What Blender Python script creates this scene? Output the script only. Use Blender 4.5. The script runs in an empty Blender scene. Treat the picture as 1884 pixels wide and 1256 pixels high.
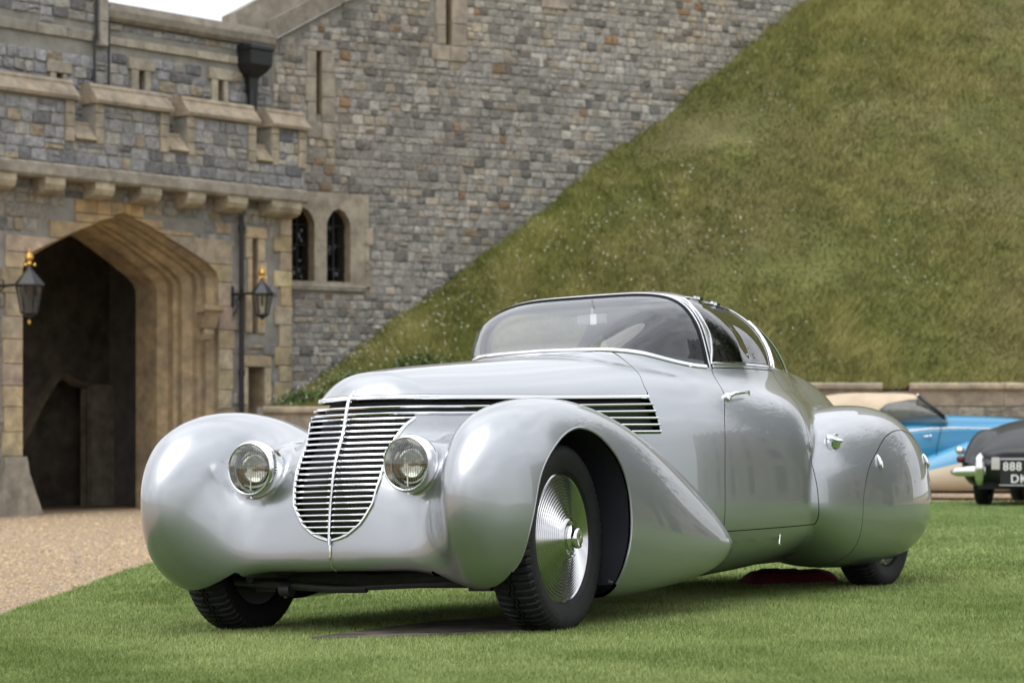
import bpy, math, random
import numpy as np
from mathutils import Matrix, Vector, geometry
rng = np.random.default_rng(7)
random.seed(7)
scene = bpy.context.scene
COL = scene.collection

# ------------------------------------------------------------------ camera
CAM_H = .73
cam = bpy.data.cameras.new('camera')
cam_o = bpy.data.objects.new('camera', cam); COL.objects.link(cam_o)
cam_o.location = (0, 0, CAM_H); cam_o.rotation_euler = (math.pi/2, 0, 0)
cam.sensor_width = 36; cam.lens = 4450/1884*36; cam.shift_y = (826-628)/1884
cam.clip_start = .5; cam.clip_end = 900
cam.dof.use_dof = True; cam.dof.focus_distance = 10.3; cam.dof.aperture_fstop = 5.0
scene.camera = cam_o

# ------------------------------------------------------------------ overcast sky
SUN_EL, SUN_AZ = math.radians(66), math.radians(215)      # azimuth: direction the light comes from, clockwise from +Y
w = bpy.data.worlds.new('World'); scene.world = w; w.use_nodes = True
nt = w.node_tree; bg = nt.nodes['Background']
sky = nt.nodes.new('ShaderNodeTexSky'); sky.sky_type = 'NISHITA'; sky.sun_disc = False
sky.sun_elevation = SUN_EL; sky.sun_rotation = SUN_AZ
hs = nt.nodes.new('ShaderNodeHueSaturation'); hs.inputs['Saturation'].default_value = .22
nt.links.new(sky.outputs[0], hs.inputs['Color'])
tc = nt.nodes.new('ShaderNodeTexCoord')
mp = nt.nodes.new('ShaderNodeMapping'); mp.inputs['Scale'].default_value = (1.2, 1.2, 3.0)
nz = nt.nodes.new('ShaderNodeTexNoise'); nz.inputs['Scale'].default_value = 2.2; nz.inputs['Detail'].default_value = 5; nz.inputs['Distortion'].default_value = .5
nt.links.new(tc.outputs['Generated'], mp.inputs[0]); nt.links.new(mp.outputs[0], nz.inputs['Vector'])
cr = nt.nodes.new('ShaderNodeMapRange'); cr.inputs['From Min'].default_value = .3; cr.inputs['From Max'].default_value = .7
cr.inputs['To Min'].default_value = 5.2; cr.inputs['To Max'].default_value = 10.5
nt.links.new(nz.outputs['Fac'], cr.inputs['Value'])
cl = nt.nodes.new('ShaderNodeVectorMath'); cl.operation = 'SCALE'; cl.inputs[0].default_value = (.965, .985, 1.03)
nt.links.new(cr.outputs[0], cl.inputs['Scale'])
mx = nt.nodes.new('ShaderNodeMix'); mx.data_type = 'RGBA'; mx.inputs['Factor'].default_value = .8
nt.links.new(hs.outputs[0], mx.inputs['A']); nt.links.new(cl.outputs[0], mx.inputs['B'])
# overcast dome : brighter overhead than at the horizon
sx = nt.nodes.new('ShaderNodeSeparateXYZ'); nt.links.new(tc.outputs['Generated'], sx.inputs[0])
gr = nt.nodes.new('ShaderNodeMapRange'); gr.inputs['From Min'].default_value = 0; gr.inputs['From Max'].default_value = 1; gr.inputs['To Min'].default_value = .72; gr.inputs['To Max'].default_value = 1.30
nt.links.new(sx.outputs['Z'], gr.inputs['Value'])
gm = nt.nodes.new('ShaderNodeVectorMath'); gm.operation = 'SCALE'; nt.links.new(mx.outputs['Result'], gm.inputs[0]); nt.links.new(gr.outputs[0], gm.inputs['Scale'])
nt.links.new(gm.outputs[0], bg.inputs['Color'])
bg.inputs['Strength'].default_value = .15
sun = bpy.data.lights.new('sun', 'SUN'); sun.energy = 1.25; sun.angle = math.radians(60); sun.color = (1, .96, .9)
sun_o = bpy.data.objects.new('sun', sun); COL.objects.link(sun_o)
d = Vector((math.sin(SUN_AZ)*math.cos(SUN_EL), math.cos(SUN_AZ)*math.cos(SUN_EL), math.sin(SUN_EL)))
sun_o.rotation_euler = d.to_track_quat('Z', 'Y').to_euler()
sun_o.location = (0, -10, 40)
scene.view_settings.view_transform = 'Standard'
scene.view_settings.look = 'None'; scene.view_settings.gamma = 1; scene.view_settings.use_curve_mapping = False
scene.view_settings.exposure = 0.4
scene.render.engine = 'CYCLES'
scene.cycles.max_bounces = 8; scene.cycles.transparent_max_bounces = 16
scene.cycles.sample_clamp_indirect = 6

# ------------------------------------------------------------------ helpers
MATS = {}
def mat(name, base=(.5, .5, .5), rough=.6, metal=0., attr=False, noise=None, noise2=None, bump=None, coat=0., coat_rough=.03, spec=.5, emit=None):
    """procedural material. noise=(scale, low, high) multiplies the colour; noise2=(scale, colour, amount) patches another colour in; bump=(scale, strength, distance)"""
    if name in MATS: return MATS[name]
    m = bpy.data.materials.new(name); m.use_nodes = True; t = m.node_tree; L = t.links
    b = t.nodes['Principled BSDF']
    b.inputs['Roughness'].default_value = rough; b.inputs['Metallic'].default_value = metal
    b.inputs['Coat Weight'].default_value = coat; b.inputs['Coat Roughness'].default_value = coat_rough
    b.inputs['Specular IOR Level'].default_value = spec
    tc = t.nodes.new('ShaderNodeTexCoord')
    if attr:
        a = t.nodes.new('ShaderNodeVertexColor'); a.layer_name = 'col'; c = a.outputs['Color']
    else:
        r = t.nodes.new('ShaderNodeRGB'); r.outputs[0].default_value = (*base, 1); c = r.outputs[0]
    def nz(scale, det=6):
        n = t.nodes.new('ShaderNodeTexNoise'); n.inputs['Scale'].default_value = scale; n.inputs['Detail'].default_value = det
        n.inputs['Roughness'].default_value = .62
        L.new(tc.outputs['Object'], n.inputs['Vector']); return n
    if noise2:
        n = nz(noise2[0]); mr = t.nodes.new('ShaderNodeMapRange'); mr.inputs['From Min'].default_value = .46; mr.inputs['From Max'].default_value = .62
        mr.inputs['To Max'].default_value = noise2[2]; L.new(n.outputs['Fac'], mr.inputs['Value'])
        x = t.nodes.new('ShaderNodeMix'); x.data_type = 'RGBA'; L.new(mr.outputs[0], x.inputs['Factor']); L.new(c, x.inputs['A'])
        x.inputs['B'].default_value = (*noise2[1], 1); c = x.outputs['Result']
    if noise:
        n = nz(noise[0]); mr = t.nodes.new('ShaderNodeMapRange'); mr.inputs['From Min'].default_value = .3; mr.inputs['From Max'].default_value = .7
        mr.inputs['To Min'].default_value = noise[1]; mr.inputs['To Max'].default_value = noise[2]; L.new(n.outputs['Fac'], mr.inputs['Value'])
        x = t.nodes.new('ShaderNodeVectorMath'); x.operation = 'SCALE'; L.new(c, x.inputs[0]); L.new(mr.outputs[0], x.inputs['Scale']); c = x.outputs[0]
    L.new(c, b.inputs['Base Color'])
    if bump:
        n = nz(bump[0], 8); bp = t.nodes.new('ShaderNodeBump'); bp.inputs['Strength'].default_value = bump[1]; bp.inputs['Distance'].default_value = bump[2]
        L.new(n.outputs['Fac'], bp.inputs['Height']); L.new(bp.outputs[0], b.inputs['Normal'])
    if emit: b.inputs['Emission Color'].default_value = (*emit, 1); b.inputs['Emission Strength'].default_value = 1
    MATS[name] = m
    return m

def wloc(o):
    v = Vector((0, 0, 0))
    while o is not None: v += o.location; o = o.parent
    return np.array(v)

def obj(name, V, F, m, parent=None, N=None, col=None, smooth=False, world=False, flat_angle=None):
    """one mesh object. V: n x 3, F: list of faces or an int array of tris/quads. world=True: V is in world space under an unrotated parent"""
    V = np.asarray(V, float)
    if world and parent is not None: V = V - wloc(parent)
    me = bpy.data.meshes.new(name)
    if isinstance(F, np.ndarray):
        k = F.shape[1]; n = len(F)
        me.vertices.add(len(V)); me.vertices.foreach_set('co', V.astype(np.float32).ravel())
        me.loops.add(n*k); me.loops.foreach_set('vertex_index', F.astype(np.int32).ravel())
        me.polygons.add(n); me.polygons.foreach_set('loop_start', np.arange(0, n*k, k, dtype=np.int32))
        me.update(calc_edges=True)
        if smooth or N is not None: me.shade_smooth()
        else: me.shade_flat()
    else:
        me.from_pydata(V.tolist(), [], F)
        me.update()
        if smooth or N is not None: me.shade_smooth()
    if N is not None: me.normals_split_custom_set_from_vertices(np.asarray(N).tolist())
    if col is not None:
        col = np.asarray(col, float)
        if col.ndim == 1: col = np.repeat(col[None], len(V), 0)
        ca = me.color_attributes.new('col', 'FLOAT_COLOR', 'POINT')
        ca.data.foreach_set('color', np.concatenate([col, np.ones((len(V), 1))], 1).astype(np.float32).ravel())
    me.materials.append(m)
    o = bpy.data.objects.new(name, me); COL.objects.link(o)
    if parent is not None: o.parent = parent
    return o

def tag(o, label=None, cat=None, group=None, kind=None):
    if label: o['label'] = label
    if cat: o['category'] = cat
    if group: o['group'] = group
    if kind: o['kind'] = kind
    return o
def thing(name, label, cat, loc=(0, 0, 0), group=None):
    o = bpy.data.objects.new(name, None); COL.objects.link(o); o.location = loc; o.empty_display_size = .2
    return tag(o, label, cat, group)

def join(parts):
    V, F, n = [], [], 0
    for v, f in parts:
        V.append(np.asarray(v, float)); F += [[i+n for i in q] for q in f]; n += len(v)
    return np.concatenate(V), F
def box(c, s):
    c = np.array(c, float); s = np.array(s, float)/2
    V = [c+s*np.array(k) for k in ((-1,-1,-1),(1,-1,-1),(1,1,-1),(-1,1,-1),(-1,-1,1),(1,-1,1),(1,1,1),(-1,1,1))]
    return np.array(V), [[0,3,2,1],[4,5,6,7],[0,1,5,4],[1,2,6,5],[2,3,7,6],[3,0,4,7]]
def prism(poly, d0, d1, fr):
    """2D polygon (s, z) extruded along the normal of frame fr from offset d0 to d1 (front), with a small chamfer-free edge"""
    n = len(poly); P = np.array(poly, float)
    a = sum(P[i][0]*P[(i+1) % n][1]-P[(i+1) % n][0]*P[i][1] for i in range(n))
    if a < 0: P = P[::-1]
    V = np.concatenate([fr(P[:, 0], P[:, 1], d0), fr(P[:, 0], P[:, 1], d1)])
    F = [list(range(n, 2*n)), list(range(n-1, -1, -1))]+[[i, (i+1) % n, n+(i+1) % n, n+i] for i in range(n)]
    return V, F
def frame_of(P0, e):
    e = np.array(e, float)/np.hypot(*e); nn = np.array([e[1], -e[0]]); P0 = np.array(P0, float)
    def fr(s, z, d=0.):
        s = np.asarray(s, float); z = np.asarray(z, float)+0*s; d = np.asarray(d, float)+0*s
        return np.stack([P0[0]+e[0]*s+nn[0]*d, P0[1]+e[1]*s+nn[1]*d, z], -1)
    return fr
def tube(path, r, k=8, closed=False, up=None, ry=None, caps=True):
    """swept tube; r may be an array; ry = second radius (along the side vector)"""
    P = np.asarray(path, float); n = len(P)
    T = np.roll(P, -1, 0)-np.roll(P, 1, 0) if closed else np.gradient(P, axis=0)
    T /= np.linalg.norm(T, axis=1, keepdims=True)+1e-12
    if up is None:
        u = np.array([0, 0, 1.]) if abs(T[0][2]) < .9 else np.array([1., 0, 0]); U = np.empty_like(P)
        for i in range(n):
            u = u-T[i]*(u@T[i]); u /= np.linalg.norm(u)+1e-12; U[i] = u
    else:
        U = np.broadcast_to(np.asarray(up, float), P.shape).copy()
        U -= T*(U*T).sum(1, keepdims=True); U /= np.linalg.norm(U, axis=1, keepdims=True)+1e-12
    S = np.cross(T, U)
    r = np.broadcast_to(np.asarray(r, float), (n,)); ry = r if ry is None else np.broadcast_to(np.asarray(ry, float), (n,))
    a = np.arange(k)*2*np.pi/k
    V = (P[:, None]+U[:, None]*(np.cos(a)[None, :, None]*r[:, None, None])+S[:, None]*(np.sin(a)[None, :, None]*ry[:, None, None])).reshape(-1, 3)
    F = []
    for i in range(n if closed else n-1):
        j = (i+1) % n
        for q in range(k): F.append([i*k+q, i*k+(q+1) % k, j*k+(q+1) % k, j*k+q])
    if caps and not closed: F += [list(range(k))[::-1], list(range((n-1)*k, n*k))]
    return V, F
def lathe(prof, k=48, axis='y', c=(0, 0, 0), caps=False):
    """prof: list of (radius, height along the axis)"""
    a = np.arange(k)*2*np.pi/k; R = np.array([p[0] for p in prof]); Hh = np.array([p[1] for p in prof])
    X = R[:, None]*np.cos(a); Z = R[:, None]*np.sin(a); Y = Hh[:, None]+0*a
    V = np.stack({'y': (X, Y, -Z), 'z': (X, Z, Y), 'x': (Y, X, Z)}[axis], -1).reshape(-1, 3)+np.array(c)
    n = len(prof)
    F = [[i*k+q, i*k+(q+1) % k, (i+1)*k+(q+1) % k, (i+1)*k+q] for i in range(n-1) for q in range(k)]
    return V, F
def sdpoly(px, py, poly):
    """signed distance to a polygon, negative inside"""
    P = np.array(poly, float); Q = np.roll(P, -1, 0); d = np.full(px.shape, 1e9); s = np.ones(px.shape)
    for (ax, ay), (bx, by) in zip(P, Q):
        ex, ey = bx-ax, by-ay; wx, wy = px-ax, py-ay
        t = np.clip((wx*ex+wy*ey)/(ex*ex+ey*ey+1e-12), 0, 1)
        d = np.minimum(d, (wx-ex*t)**2+(wy-ey*t)**2)
        c1 = py >= ay; c2 = py < by; c3 = ex*wy > ey*wx
        s = np.where((c1 & c2 & c3) | (~c1 & ~c2 & ~c3), -s, s)
    return s*np.sqrt(d)
def smooth_poly(pts, n=8, closed=True):
    """Catmull-Rom through the points"""
    P = np.array(pts, float); m = len(P); out = []
    for i in range(m if closed else m-1):
        p0, p1, p2, p3 = (P[(i-1) % m], P[i], P[(i+1) % m], P[(i+2) % m]) if closed else (P[max(i-1, 0)], P[i], P[i+1], P[min(i+2, m-1)])
        for t in np.arange(n)/n:
            out.append(.5*((2*p1)+(-p0+p2)*t+(2*p0-5*p1+4*p2-p3)*t*t+(-p0+3*p1-3*p2+p3)*t**3))
    if not closed: out.append(P[-1])
    return np.array(out)
_NZ = {}
def vnoise(x, y, seed=0):
    """cheap 2D value noise, -1..1"""
    if seed not in _NZ: _NZ[seed] = np.random.default_rng(seed).uniform(-1, 1, (256, 256))
    T = _NZ[seed]; xi = np.floor(x).astype(int); yi = np.floor(y).astype(int); fx = x-xi; fy = y-yi
    fx = fx*fx*(3-2*fx); fy = fy*fy*(3-2*fy); g = lambda a, b: T[a & 255, b & 255]
    return (g(xi, yi)*(1-fx)+g(xi+1, yi)*fx)*(1-fy)+(g(xi, yi+1)*(1-fx)+g(xi+1, yi+1)*fx)*fy
def pix(P):
    P = np.asarray(P); return 942+4450*P[..., 0]/P[..., 1], 826-4450*(P[..., 2]-CAM_H)/P[..., 1]

# ------------------------------------------------------------------ materials
M_CHROME = mat('chrome', (.78, .79, .80), rough=.06, metal=1)
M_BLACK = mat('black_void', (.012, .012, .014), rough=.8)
M_RUBBER = mat('tyre_rubber', (.011, .011, .012), rough=.6, spec=.3, noise=(30, .7, 1.3), bump=(120, .2, .002))
M_STONE = mat('rubble_stone', attr=True, rough=.9, noise=(9, .6, 1.25), noise2=(.55, (.17, .16, .14), .45), bump=(18, .9, .03))
M_MORTAR = mat('lime_mortar', (.25, .24, .215), rough=.95, noise=(3, .7, 1.2), bump=(30, .6, .02))
M_ASHLAR = mat('sandstone_ashlar', attr=True, rough=.85, noise=(5, .62, 1.22), noise2=(1.6, (.19, .17, .135), .5), bump=(20, .6, .02))
M_IRON = mat('black_painted_iron', (.012, .013, .015), rough=.38)
M_GOLD = mat('gilding', (.62, .36, .09), rough=.35, metal=.8)
def glass(name, tint, rough=0., ior=1.5, haze=None):
    m = bpy.data.materials.new(name); m.use_nodes = True; t = m.node_tree; t.nodes.remove(t.nodes['Principled BSDF'])
    o = t.nodes['Material Output']; tr = t.nodes.new('ShaderNodeBsdfTransparent'); tr.inputs[0].default_value = (*tint, 1)
    g = t.nodes.new('ShaderNodeBsdfGlossy'); g.inputs['Roughness'].default_value = rough
    lw = t.nodes.new('ShaderNodeLayerWeight'); lw.inputs['Blend'].default_value = .5
    pw = t.nodes.new('ShaderNodeMath'); pw.operation = 'POWER'; t.links.new(lw.outputs['Facing'], pw.inputs[0]); pw.inputs[1].default_value = 3.4
    r0 = 2*((ior-1)/(ior+1))**2; fr = t.nodes.new('ShaderNodeMath'); fr.operation = 'MULTIPLY_ADD'; t.links.new(pw.outputs[0], fr.inputs[0]); fr.inputs[1].default_value = 1-r0; fr.inputs[2].default_value = r0; mx = t.nodes.new('ShaderNodeMixShader')
    t.links.new(fr.outputs[0], mx.inputs[0]); t.links.new(tr.outputs[0], mx.inputs[1]); t.links.new(g.outputs[0], mx.inputs[2]); t.links.new(mx.outputs[0], o.inputs[0])
    if haze:
        df = t.nodes.new('ShaderNodeBsdfDiffuse'); df.inputs[0].default_value = (*haze[1], 1); m2 = t.nodes.new('ShaderNodeMixShader'); m2.inputs[0].default_value = haze[0]
        t.links.new(mx.outputs[0], m2.inputs[1]); t.links.new(df.outputs[0], m2.inputs[2]); t.links.new(m2.outputs[0], o.inputs[0])
    MATS[name] = m; return m

# ------------------------------------------------------------------ ground
def terr(X, Y):
    g = np.where(Y < 14, Y-9.7, 4.3+1.2*(1-np.exp(-(np.maximum(Y, 14)-14)/5)))
    g = np.maximum(g, -6)
    return .0314*(.87*(np.clip(X, -9, 5)-.127)-.49*g)
M_LAWN = mat('mown_turf', (.10, .17, .032), rough=.95, noise=(1.7, .72, 1.25), bump=(140, .8, .02))
M_GRAVEL = mat('pale_gravel', (.40, .295, .185), rough=.95, noise=(55, .55, 1.35), noise2=(.6, (.34, .24, .14), .5), bump=(90, 1, .02))
M_BLADE = mat('grass_blade', attr=True, rough=.6, spec=.25)
def sheet(name, x0, x1, y0, y1, nx, ny, dz, m, label=None, poly=None):
    xs = np.linspace(x0, x1, nx); ys = np.linspace(0, 1, ny)**1.6*(y1-y0)+y0
    X, Y = np.meshgrid(xs, ys, indexing='ij'); V = np.stack([X, Y, terr(X, Y)+dz], -1).reshape(-1, 3)
    i = np.arange(nx-1)[:, None]*ny+np.arange(ny-1)[None]; F = np.stack([i, i+ny, i+ny+1, i+1], -1).reshape(-1, 4)
    return V, F
V, F = sheet('gravel_yard', -70, 90, -40, 120, 80, 90, -.035, M_GRAVEL)
# far away the ground goes on to the horizon
tag(obj('gravel_yard', V, F, M_GRAVEL, smooth=True), kind='structure')
V = np.array([[-600, -600, -.9], [600, -600, -.9], [600, 800, -.9], [-600, 800, -.9]], float)
tag(obj('ground', V, [[0, 1, 2, 3]], mat('meadow_ground', (.06, .085, .025), rough=1, noise=(.05, .7, 1.3))), kind='structure')
# lawn : a raised turf sheet with a cut edge along the gravel
edge = smooth_poly([(-2.2, 2), (-2.40, 8), (-2.62, 12.4), (-2.78, 16), (-2.82, 19), (-2.5, 24), (-.9, 28.6), (2.5, 31.2), (8, 31.8), (30, 31.8)], 10, closed=False)
edge = edge+np.stack([.022*vnoise(edge[:, 1]*3, edge[:, 0]*3, 3), .022*vnoise(edge[:, 1]*3.3, edge[:, 0]*3, 4)], 1)
LAWN = np.concatenate([edge, [(30, 2)]])
def in_lawn(x, y): return sdpoly(np.asarray(x, float), np.asarray(y, float), LAWN) < 0
gx, gy = np.meshgrid(np.linspace(-3.2, 30, 140), np.linspace(2, 32.4, 130), indexing='ij')
keep = sdpoly(gx, gy, LAWN) < -.12
pts = [Vector(p) for p in edge]+[Vector((30, 2))]+[Vector((30, y)) for y in np.linspace(30, 3, 20)]
ne = len(edge)
outline = [tuple(p) for p in edge]+[(30, 2.)]
pin = np.stack([gx[keep], gy[keep]], 1)
allp = [Vector(p) for p in outline]+[Vector(p) for p in pin]
vo, eo, fo, *_ = geometry.delaunay_2d_cdt(allp, [], [list(range(len(outline)))], 1, 1e-5)
P2 = np.array([tuple(v) for v in vo]); Z = terr(P2[:, 0], P2[:, 1])
V = np.concatenate([np.column_stack([P2, Z]), np.column_stack([edge, terr(edge[:, 0], edge[:, 1])]), np.column_stack([edge, terr(edge[:, 0], edge[:, 1])-.05])])
n0 = len(P2); F = [list(f) for f in fo]+[[n0+i, n0+i+1, n0+ne+i+1, n0+ne+i] for i in range(ne-1)]
tag(obj('lawn', V, F, M_LAWN, smooth=False), kind='structure')

def blades(P, h, wd, lean, col, up=None):
    """single-triangle grass blades, vectorised"""
    n = len(P); a = rng.uniform(0, 2*np.pi, n); la = rng.uniform(0, 2*np.pi, n)
    side = np.stack([np.cos(a), np.sin(a), 0*a], 1)*wd[:, None]/2
    tip = np.stack([np.cos(la)*lean*h, np.sin(la)*lean*h, h], 1)
    if up is not None: tip[:, :2] += up[:, :2]*h[:, None]; 
    V = np.stack([P-side, P+side, P+tip], 1).reshape(-1, 3)
    F = np.arange(3*n).reshape(-1, 3); C = np.repeat(col, 3, 0)
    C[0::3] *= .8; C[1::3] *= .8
    return V, F, C
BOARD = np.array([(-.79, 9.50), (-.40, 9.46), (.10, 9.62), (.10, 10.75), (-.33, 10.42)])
def lawn_pts(n, y0, y1, x0=None):
    """points spread in proportion to their size in view"""
    u = rng.uniform(0, 1, n); Y = 1/(1/y0+(1/y1-1/y0)*u); half = Y*.29
    X = rng.uniform(-1, 1, n)*half+.005*Y; k = in_lawn(X, Y) & (sdpoly(X, Y, BOARD) > .01); return X[k], Y[k]
parts = []
for n, y0, y1, h, wd in ((780000, 6.3, 15, .019, .0036), (240000, 13, 32, .022, .009)):
    X, Y = lawn_pts(n, y0, y1); n = len(X)
    t = .30*np.sign(np.sin((X*.9+Y*.42)*2.6))*np.clip(np.abs(np.sin((X*.9+Y*.42)*2.6))*3, 0, 1)+vnoise(X*1.1, Y*.55, 11)*.5+vnoise(X*3.5, Y*2.2, 12)*.45+vnoise(X*9, Y*6, 15)*.35
    g = np.clip(.5+.5*t+rng.normal(0, .2, n), 0, 1)[:, None]
    c = np.array([.135, .20, .042])*(1-g)+np.array([.335, .405, .145])*g
    y = (rng.uniform(0, 1, n) < .05)[:, None]; c = np.where(y, np.array([.21, .19, .09]), c)
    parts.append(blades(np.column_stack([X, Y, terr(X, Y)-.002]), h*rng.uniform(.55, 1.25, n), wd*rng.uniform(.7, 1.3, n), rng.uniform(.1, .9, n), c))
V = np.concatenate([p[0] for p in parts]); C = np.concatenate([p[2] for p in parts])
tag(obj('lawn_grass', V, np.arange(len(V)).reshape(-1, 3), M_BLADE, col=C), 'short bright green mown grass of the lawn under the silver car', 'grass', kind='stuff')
# loose gravel near the lawn edge and over the yard
n = 50000; u = rng.uniform(0, 1, n); Y = 1/(1/9.+(1/40.-1/9.)*u); X = -.29*Y+rng.uniform(0, .32, n)*Y; X[::3] = rng.uniform(4, 9, len(X[::3])); Y[::3] = rng.uniform(31, 39, len(Y[::3]))
k = ~in_lawn(X, Y); X, Y = X[k], Y[k]; n = len(X)
r = rng.uniform(.006, .016, n)*np.clip(Y/13, .8, 1.8)
base = np.array([[1, 0, 0], [-.5, .87, 0], [-.5, -.87, 0], [0, 0, .8]])
a = rng.uniform(0, 6.28, n); ca, sa = np.cos(a), np.sin(a)
B = np.stack([base[None, :, 0]*ca[:, None]-base[None, :, 1]*sa[:, None], base[None, :, 0]*sa[:, None]+base[None, :, 1]*ca[:, None], base[None, :, 2]+0*ca[:, None]], -1)*r[:, None, None]
V = (B+np.column_stack([X, Y, terr(X, Y)-.036])[:, None]).reshape(-1, 3)
F = (np.arange(n)[:, None, None]*4+np.array([[0, 1, 3], [1, 2, 3], [2, 0, 3]])[None]).reshape(-1, 3)
g = rng.uniform(.55, 1.25, (n, 1)); c = np.where(rng.uniform(0, 1, (n, 1)) < .25, np.array([[.36, .30, .24]]), np.array([[.46, .345, .215]]))*g
tag(obj('gravel_stones', V, F, mat('gravel_pebble', attr=True, rough=.95), col=np.repeat(c, 4, 0)), 'loose pale gravel of the yard before the gatehouse', 'gravel', kind='stuff')

# ------------------------------------------------------------------ the grassed mound (motte)
WALL_P, WALL_E = np.array([-3.95, 43.2]), np.array([10.08, 5.67])/np.hypot(10.08, 5.67)
def mound(t, v):
    fx = -4.15+16.2*t; F0 = np.stack([fx, 40.85-.0*t, 1.36+.42*np.clip(t*1.6, 0, 1)], -1)
    s = -.15+16.6*t; U = np.stack([WALL_P[0]+WALL_E[0]*s, WALL_P[1]+WALL_E[1]*s, 1.52+.716*s+.02*np.sin(t*9)], -1)
    if True:
        P = F0+(U-F0)*v[..., None]
    b = np.sin(np.pi*np.clip(v, 0, 1))*np.clip(t*2, 0, 1)
    P[..., 2] += .35*b+(.09*vnoise(P[..., 0]*.55, P[..., 1]*.8, 21)+.06*vnoise(P[..., 0]*2, P[..., 1]*2, 22))*np.clip(t*4, .15, 1)
    return P
tt, vv = np.meshgrid(np.linspace(-.01, 1.7, 120), np.linspace(0, 1.12, 50), indexing='ij')
V = mound(tt, vv).reshape(-1, 3)
i = np.arange(119)[:, None]*50+np.arange(49)[None]; F = np.stack([i, i+50, i+51, i+1], -1).reshape(-1, 4)
M_MOUND = mat('mound_turf', (.14, .145, .042), rough=1, noise=(1.3, .6, 1.3), noise2=(.5, (.19, .165, .075), .8), bump=(14, 1, .06))
tag(obj('grass_mound', V, F, M_MOUND, smooth=True), kind='structure')
n = 620000
t = rng.uniform(-.005, 1.32, n); v = rng.uniform(0, 1.03, n); P = mound(t, v)
u_, v_ = pix(P); k = (u_ > 480) & (u_ < 2400) & (u_ > 300) & (v_ > -40) & (v_ < 790); P = P[k]; n = len(P)
a1 = vnoise(P[:, 0]*.42+P[:, 2]*.2, P[:, 2]*.75, 31); a2 = vnoise(P[:, 0]*1.6, P[:, 2]*2.1, 32); a3 = vnoise(P[:, 0]*5, P[:, 2]*7, 33)
g = np.clip(.50+.36*a1+.28*a2+.25*a3+rng.normal(0, .22, n), 0, 1)[:, None]; dry = np.clip(.40+.36*vnoise(P[:, 0]*.3+9, P[:, 2]*.55, 34)+.35*a2+.09*(P[:, :1].T[0]-2)*.5+rng.normal(0, .22, n), 0, 1)[:, None]
c = (np.array([.135, .172, .038])*(1-g)+np.array([.42, .44, .14])*g)*(1-.62*dry)+np.array([.56, .47, .235])*(.35+.65*g)*.62*dry
hh = rng.uniform(.12, .34, n)*(1+.5*a2)*np.clip(1.1+.7*a1, .5, 1.6)
comb = np.column_stack([.25+.3*a1, -.3+.3*a2, 0*a1])
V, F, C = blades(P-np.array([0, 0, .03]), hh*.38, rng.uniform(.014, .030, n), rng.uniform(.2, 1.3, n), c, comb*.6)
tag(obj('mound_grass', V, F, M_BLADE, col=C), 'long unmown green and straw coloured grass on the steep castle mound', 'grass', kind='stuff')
n = 1800
t = rng.uniform(0, 1.1, n); v = rng.uniform(0, 1, n); k = vnoise(t*30, v*9, 41)+rng.uniform(-.4, .5, n)-1.0*(t-.35) > .05; P = mound(t[k], v[k]); n = len(P)
r = rng.uniform(.007, .017, n); P[:, 2] += rng.uniform(.1, .26, n)
Q = np.array([[-1, 0, 0], [0, -.6, -.7], [1, 0, 0], [0, .6, .7]])
V = (P[:, None]+Q[None]*r[:, None, None]).reshape(-1, 3); F = np.arange(4*n).reshape(-1, 4)
tag(obj('wild_flowers', V, F, mat('clover_petal', (.62, .63, .55), rough=.8)), 'small white clover heads scattered in the long mound grass', 'flowers', kind='stuff')

# ------------------------------------------------------------------ castle
FG = frame_of((-8.09, 38.2), (4.39, 4.9))            # front of the gatehouse
FW = frame_of(WALL_P, WALL_E)                        # long wall climbing the mound
TAN = np.array([.46, .365, .235])
def stone_col(kind='wall', s=0., z=0.):
    u = rng.uniform()
    if kind == 'grey':
        c = np.array([.30, .30, .31]) if u < .62 else np.array([.36, .345, .31]) if u < .8 else np.array([.16, .16, .17]) if u < .94 else np.array([.33, .275, .20])
    elif kind == 'buff':
        c = np.array([.30, .275, .235]) if u < .55 else np.array([.235, .23, .225]) if u < .78 else np.array([.14, .135, .13]) if u < .92 else np.array([.30, .24, .165])
    else:
        c = np.array([.29, .285, .275]) if u < .50 else np.array([.38, .37, .345]) if u < .74 else np.array([.33, .295, .245]) if u < .86 else np.array([.155, .153, .15]) if u < .985 else np.array([.26, .17, .10])
    if kind == 'wall': c = c*(1+.10*float(vnoise(np.array(s*.5), np.array(z*.6), 51)))*np.array([1.03, 1, .955])+np.array([.035, .018, -.004])*np.clip(float(vnoise(np.array(s*.35+3), np.array(z*.45), 52))+.25, 0, 1)
    return c*rng.uniform(.80, 1.2)
def stone_mesh(fr, s0, s1, z0, z1, d0, proud):
    """irregular squared rubble: jittered eight-point outline, bevelled, uneven face"""
    w, h = s1-s0, z1-z0; j = lambda a: rng.uniform(-a, a); b = min(w, h)
    c = .16*b
    o = [(s0+c+j(.02), z0+j(.010)), (s1-c+j(.02), z0+j(.010)), (s1+j(.008), z0+c+j(.02)), (s1+j(.008), z1-c+j(.02)), (s1-c+j(.02), z1+j(.010)), (s0+c+j(.02), z1+j(.010)), (s0+j(.008), z1-c+j(.02)), (s0+j(.008), z0+c+j(.02))]
    o = np.array(o); m = o.mean(0); q = m+(o-m)*(1-.11*.2/b*1.3)
    A = fr(o[:, 0], o[:, 1], d0-.03); Bm = fr(o[:, 0], o[:, 1], d0+proud*.45); T = fr(q[:, 0], q[:, 1], d0+proud*np.array([1+j(.35) for _ in range(8)])); c0 = fr(m[0], m[1], d0+proud*1.15)[None]
    V = np.concatenate([A, Bm, T, c0]); F = []
    for i in range(8):
        k = (i+1) % 8; F += [[i, k, 8+k, 8+i], [8+i, 8+k, 16+k, 16+i], [16+i, 16+k, 24]]
    return V, F
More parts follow.
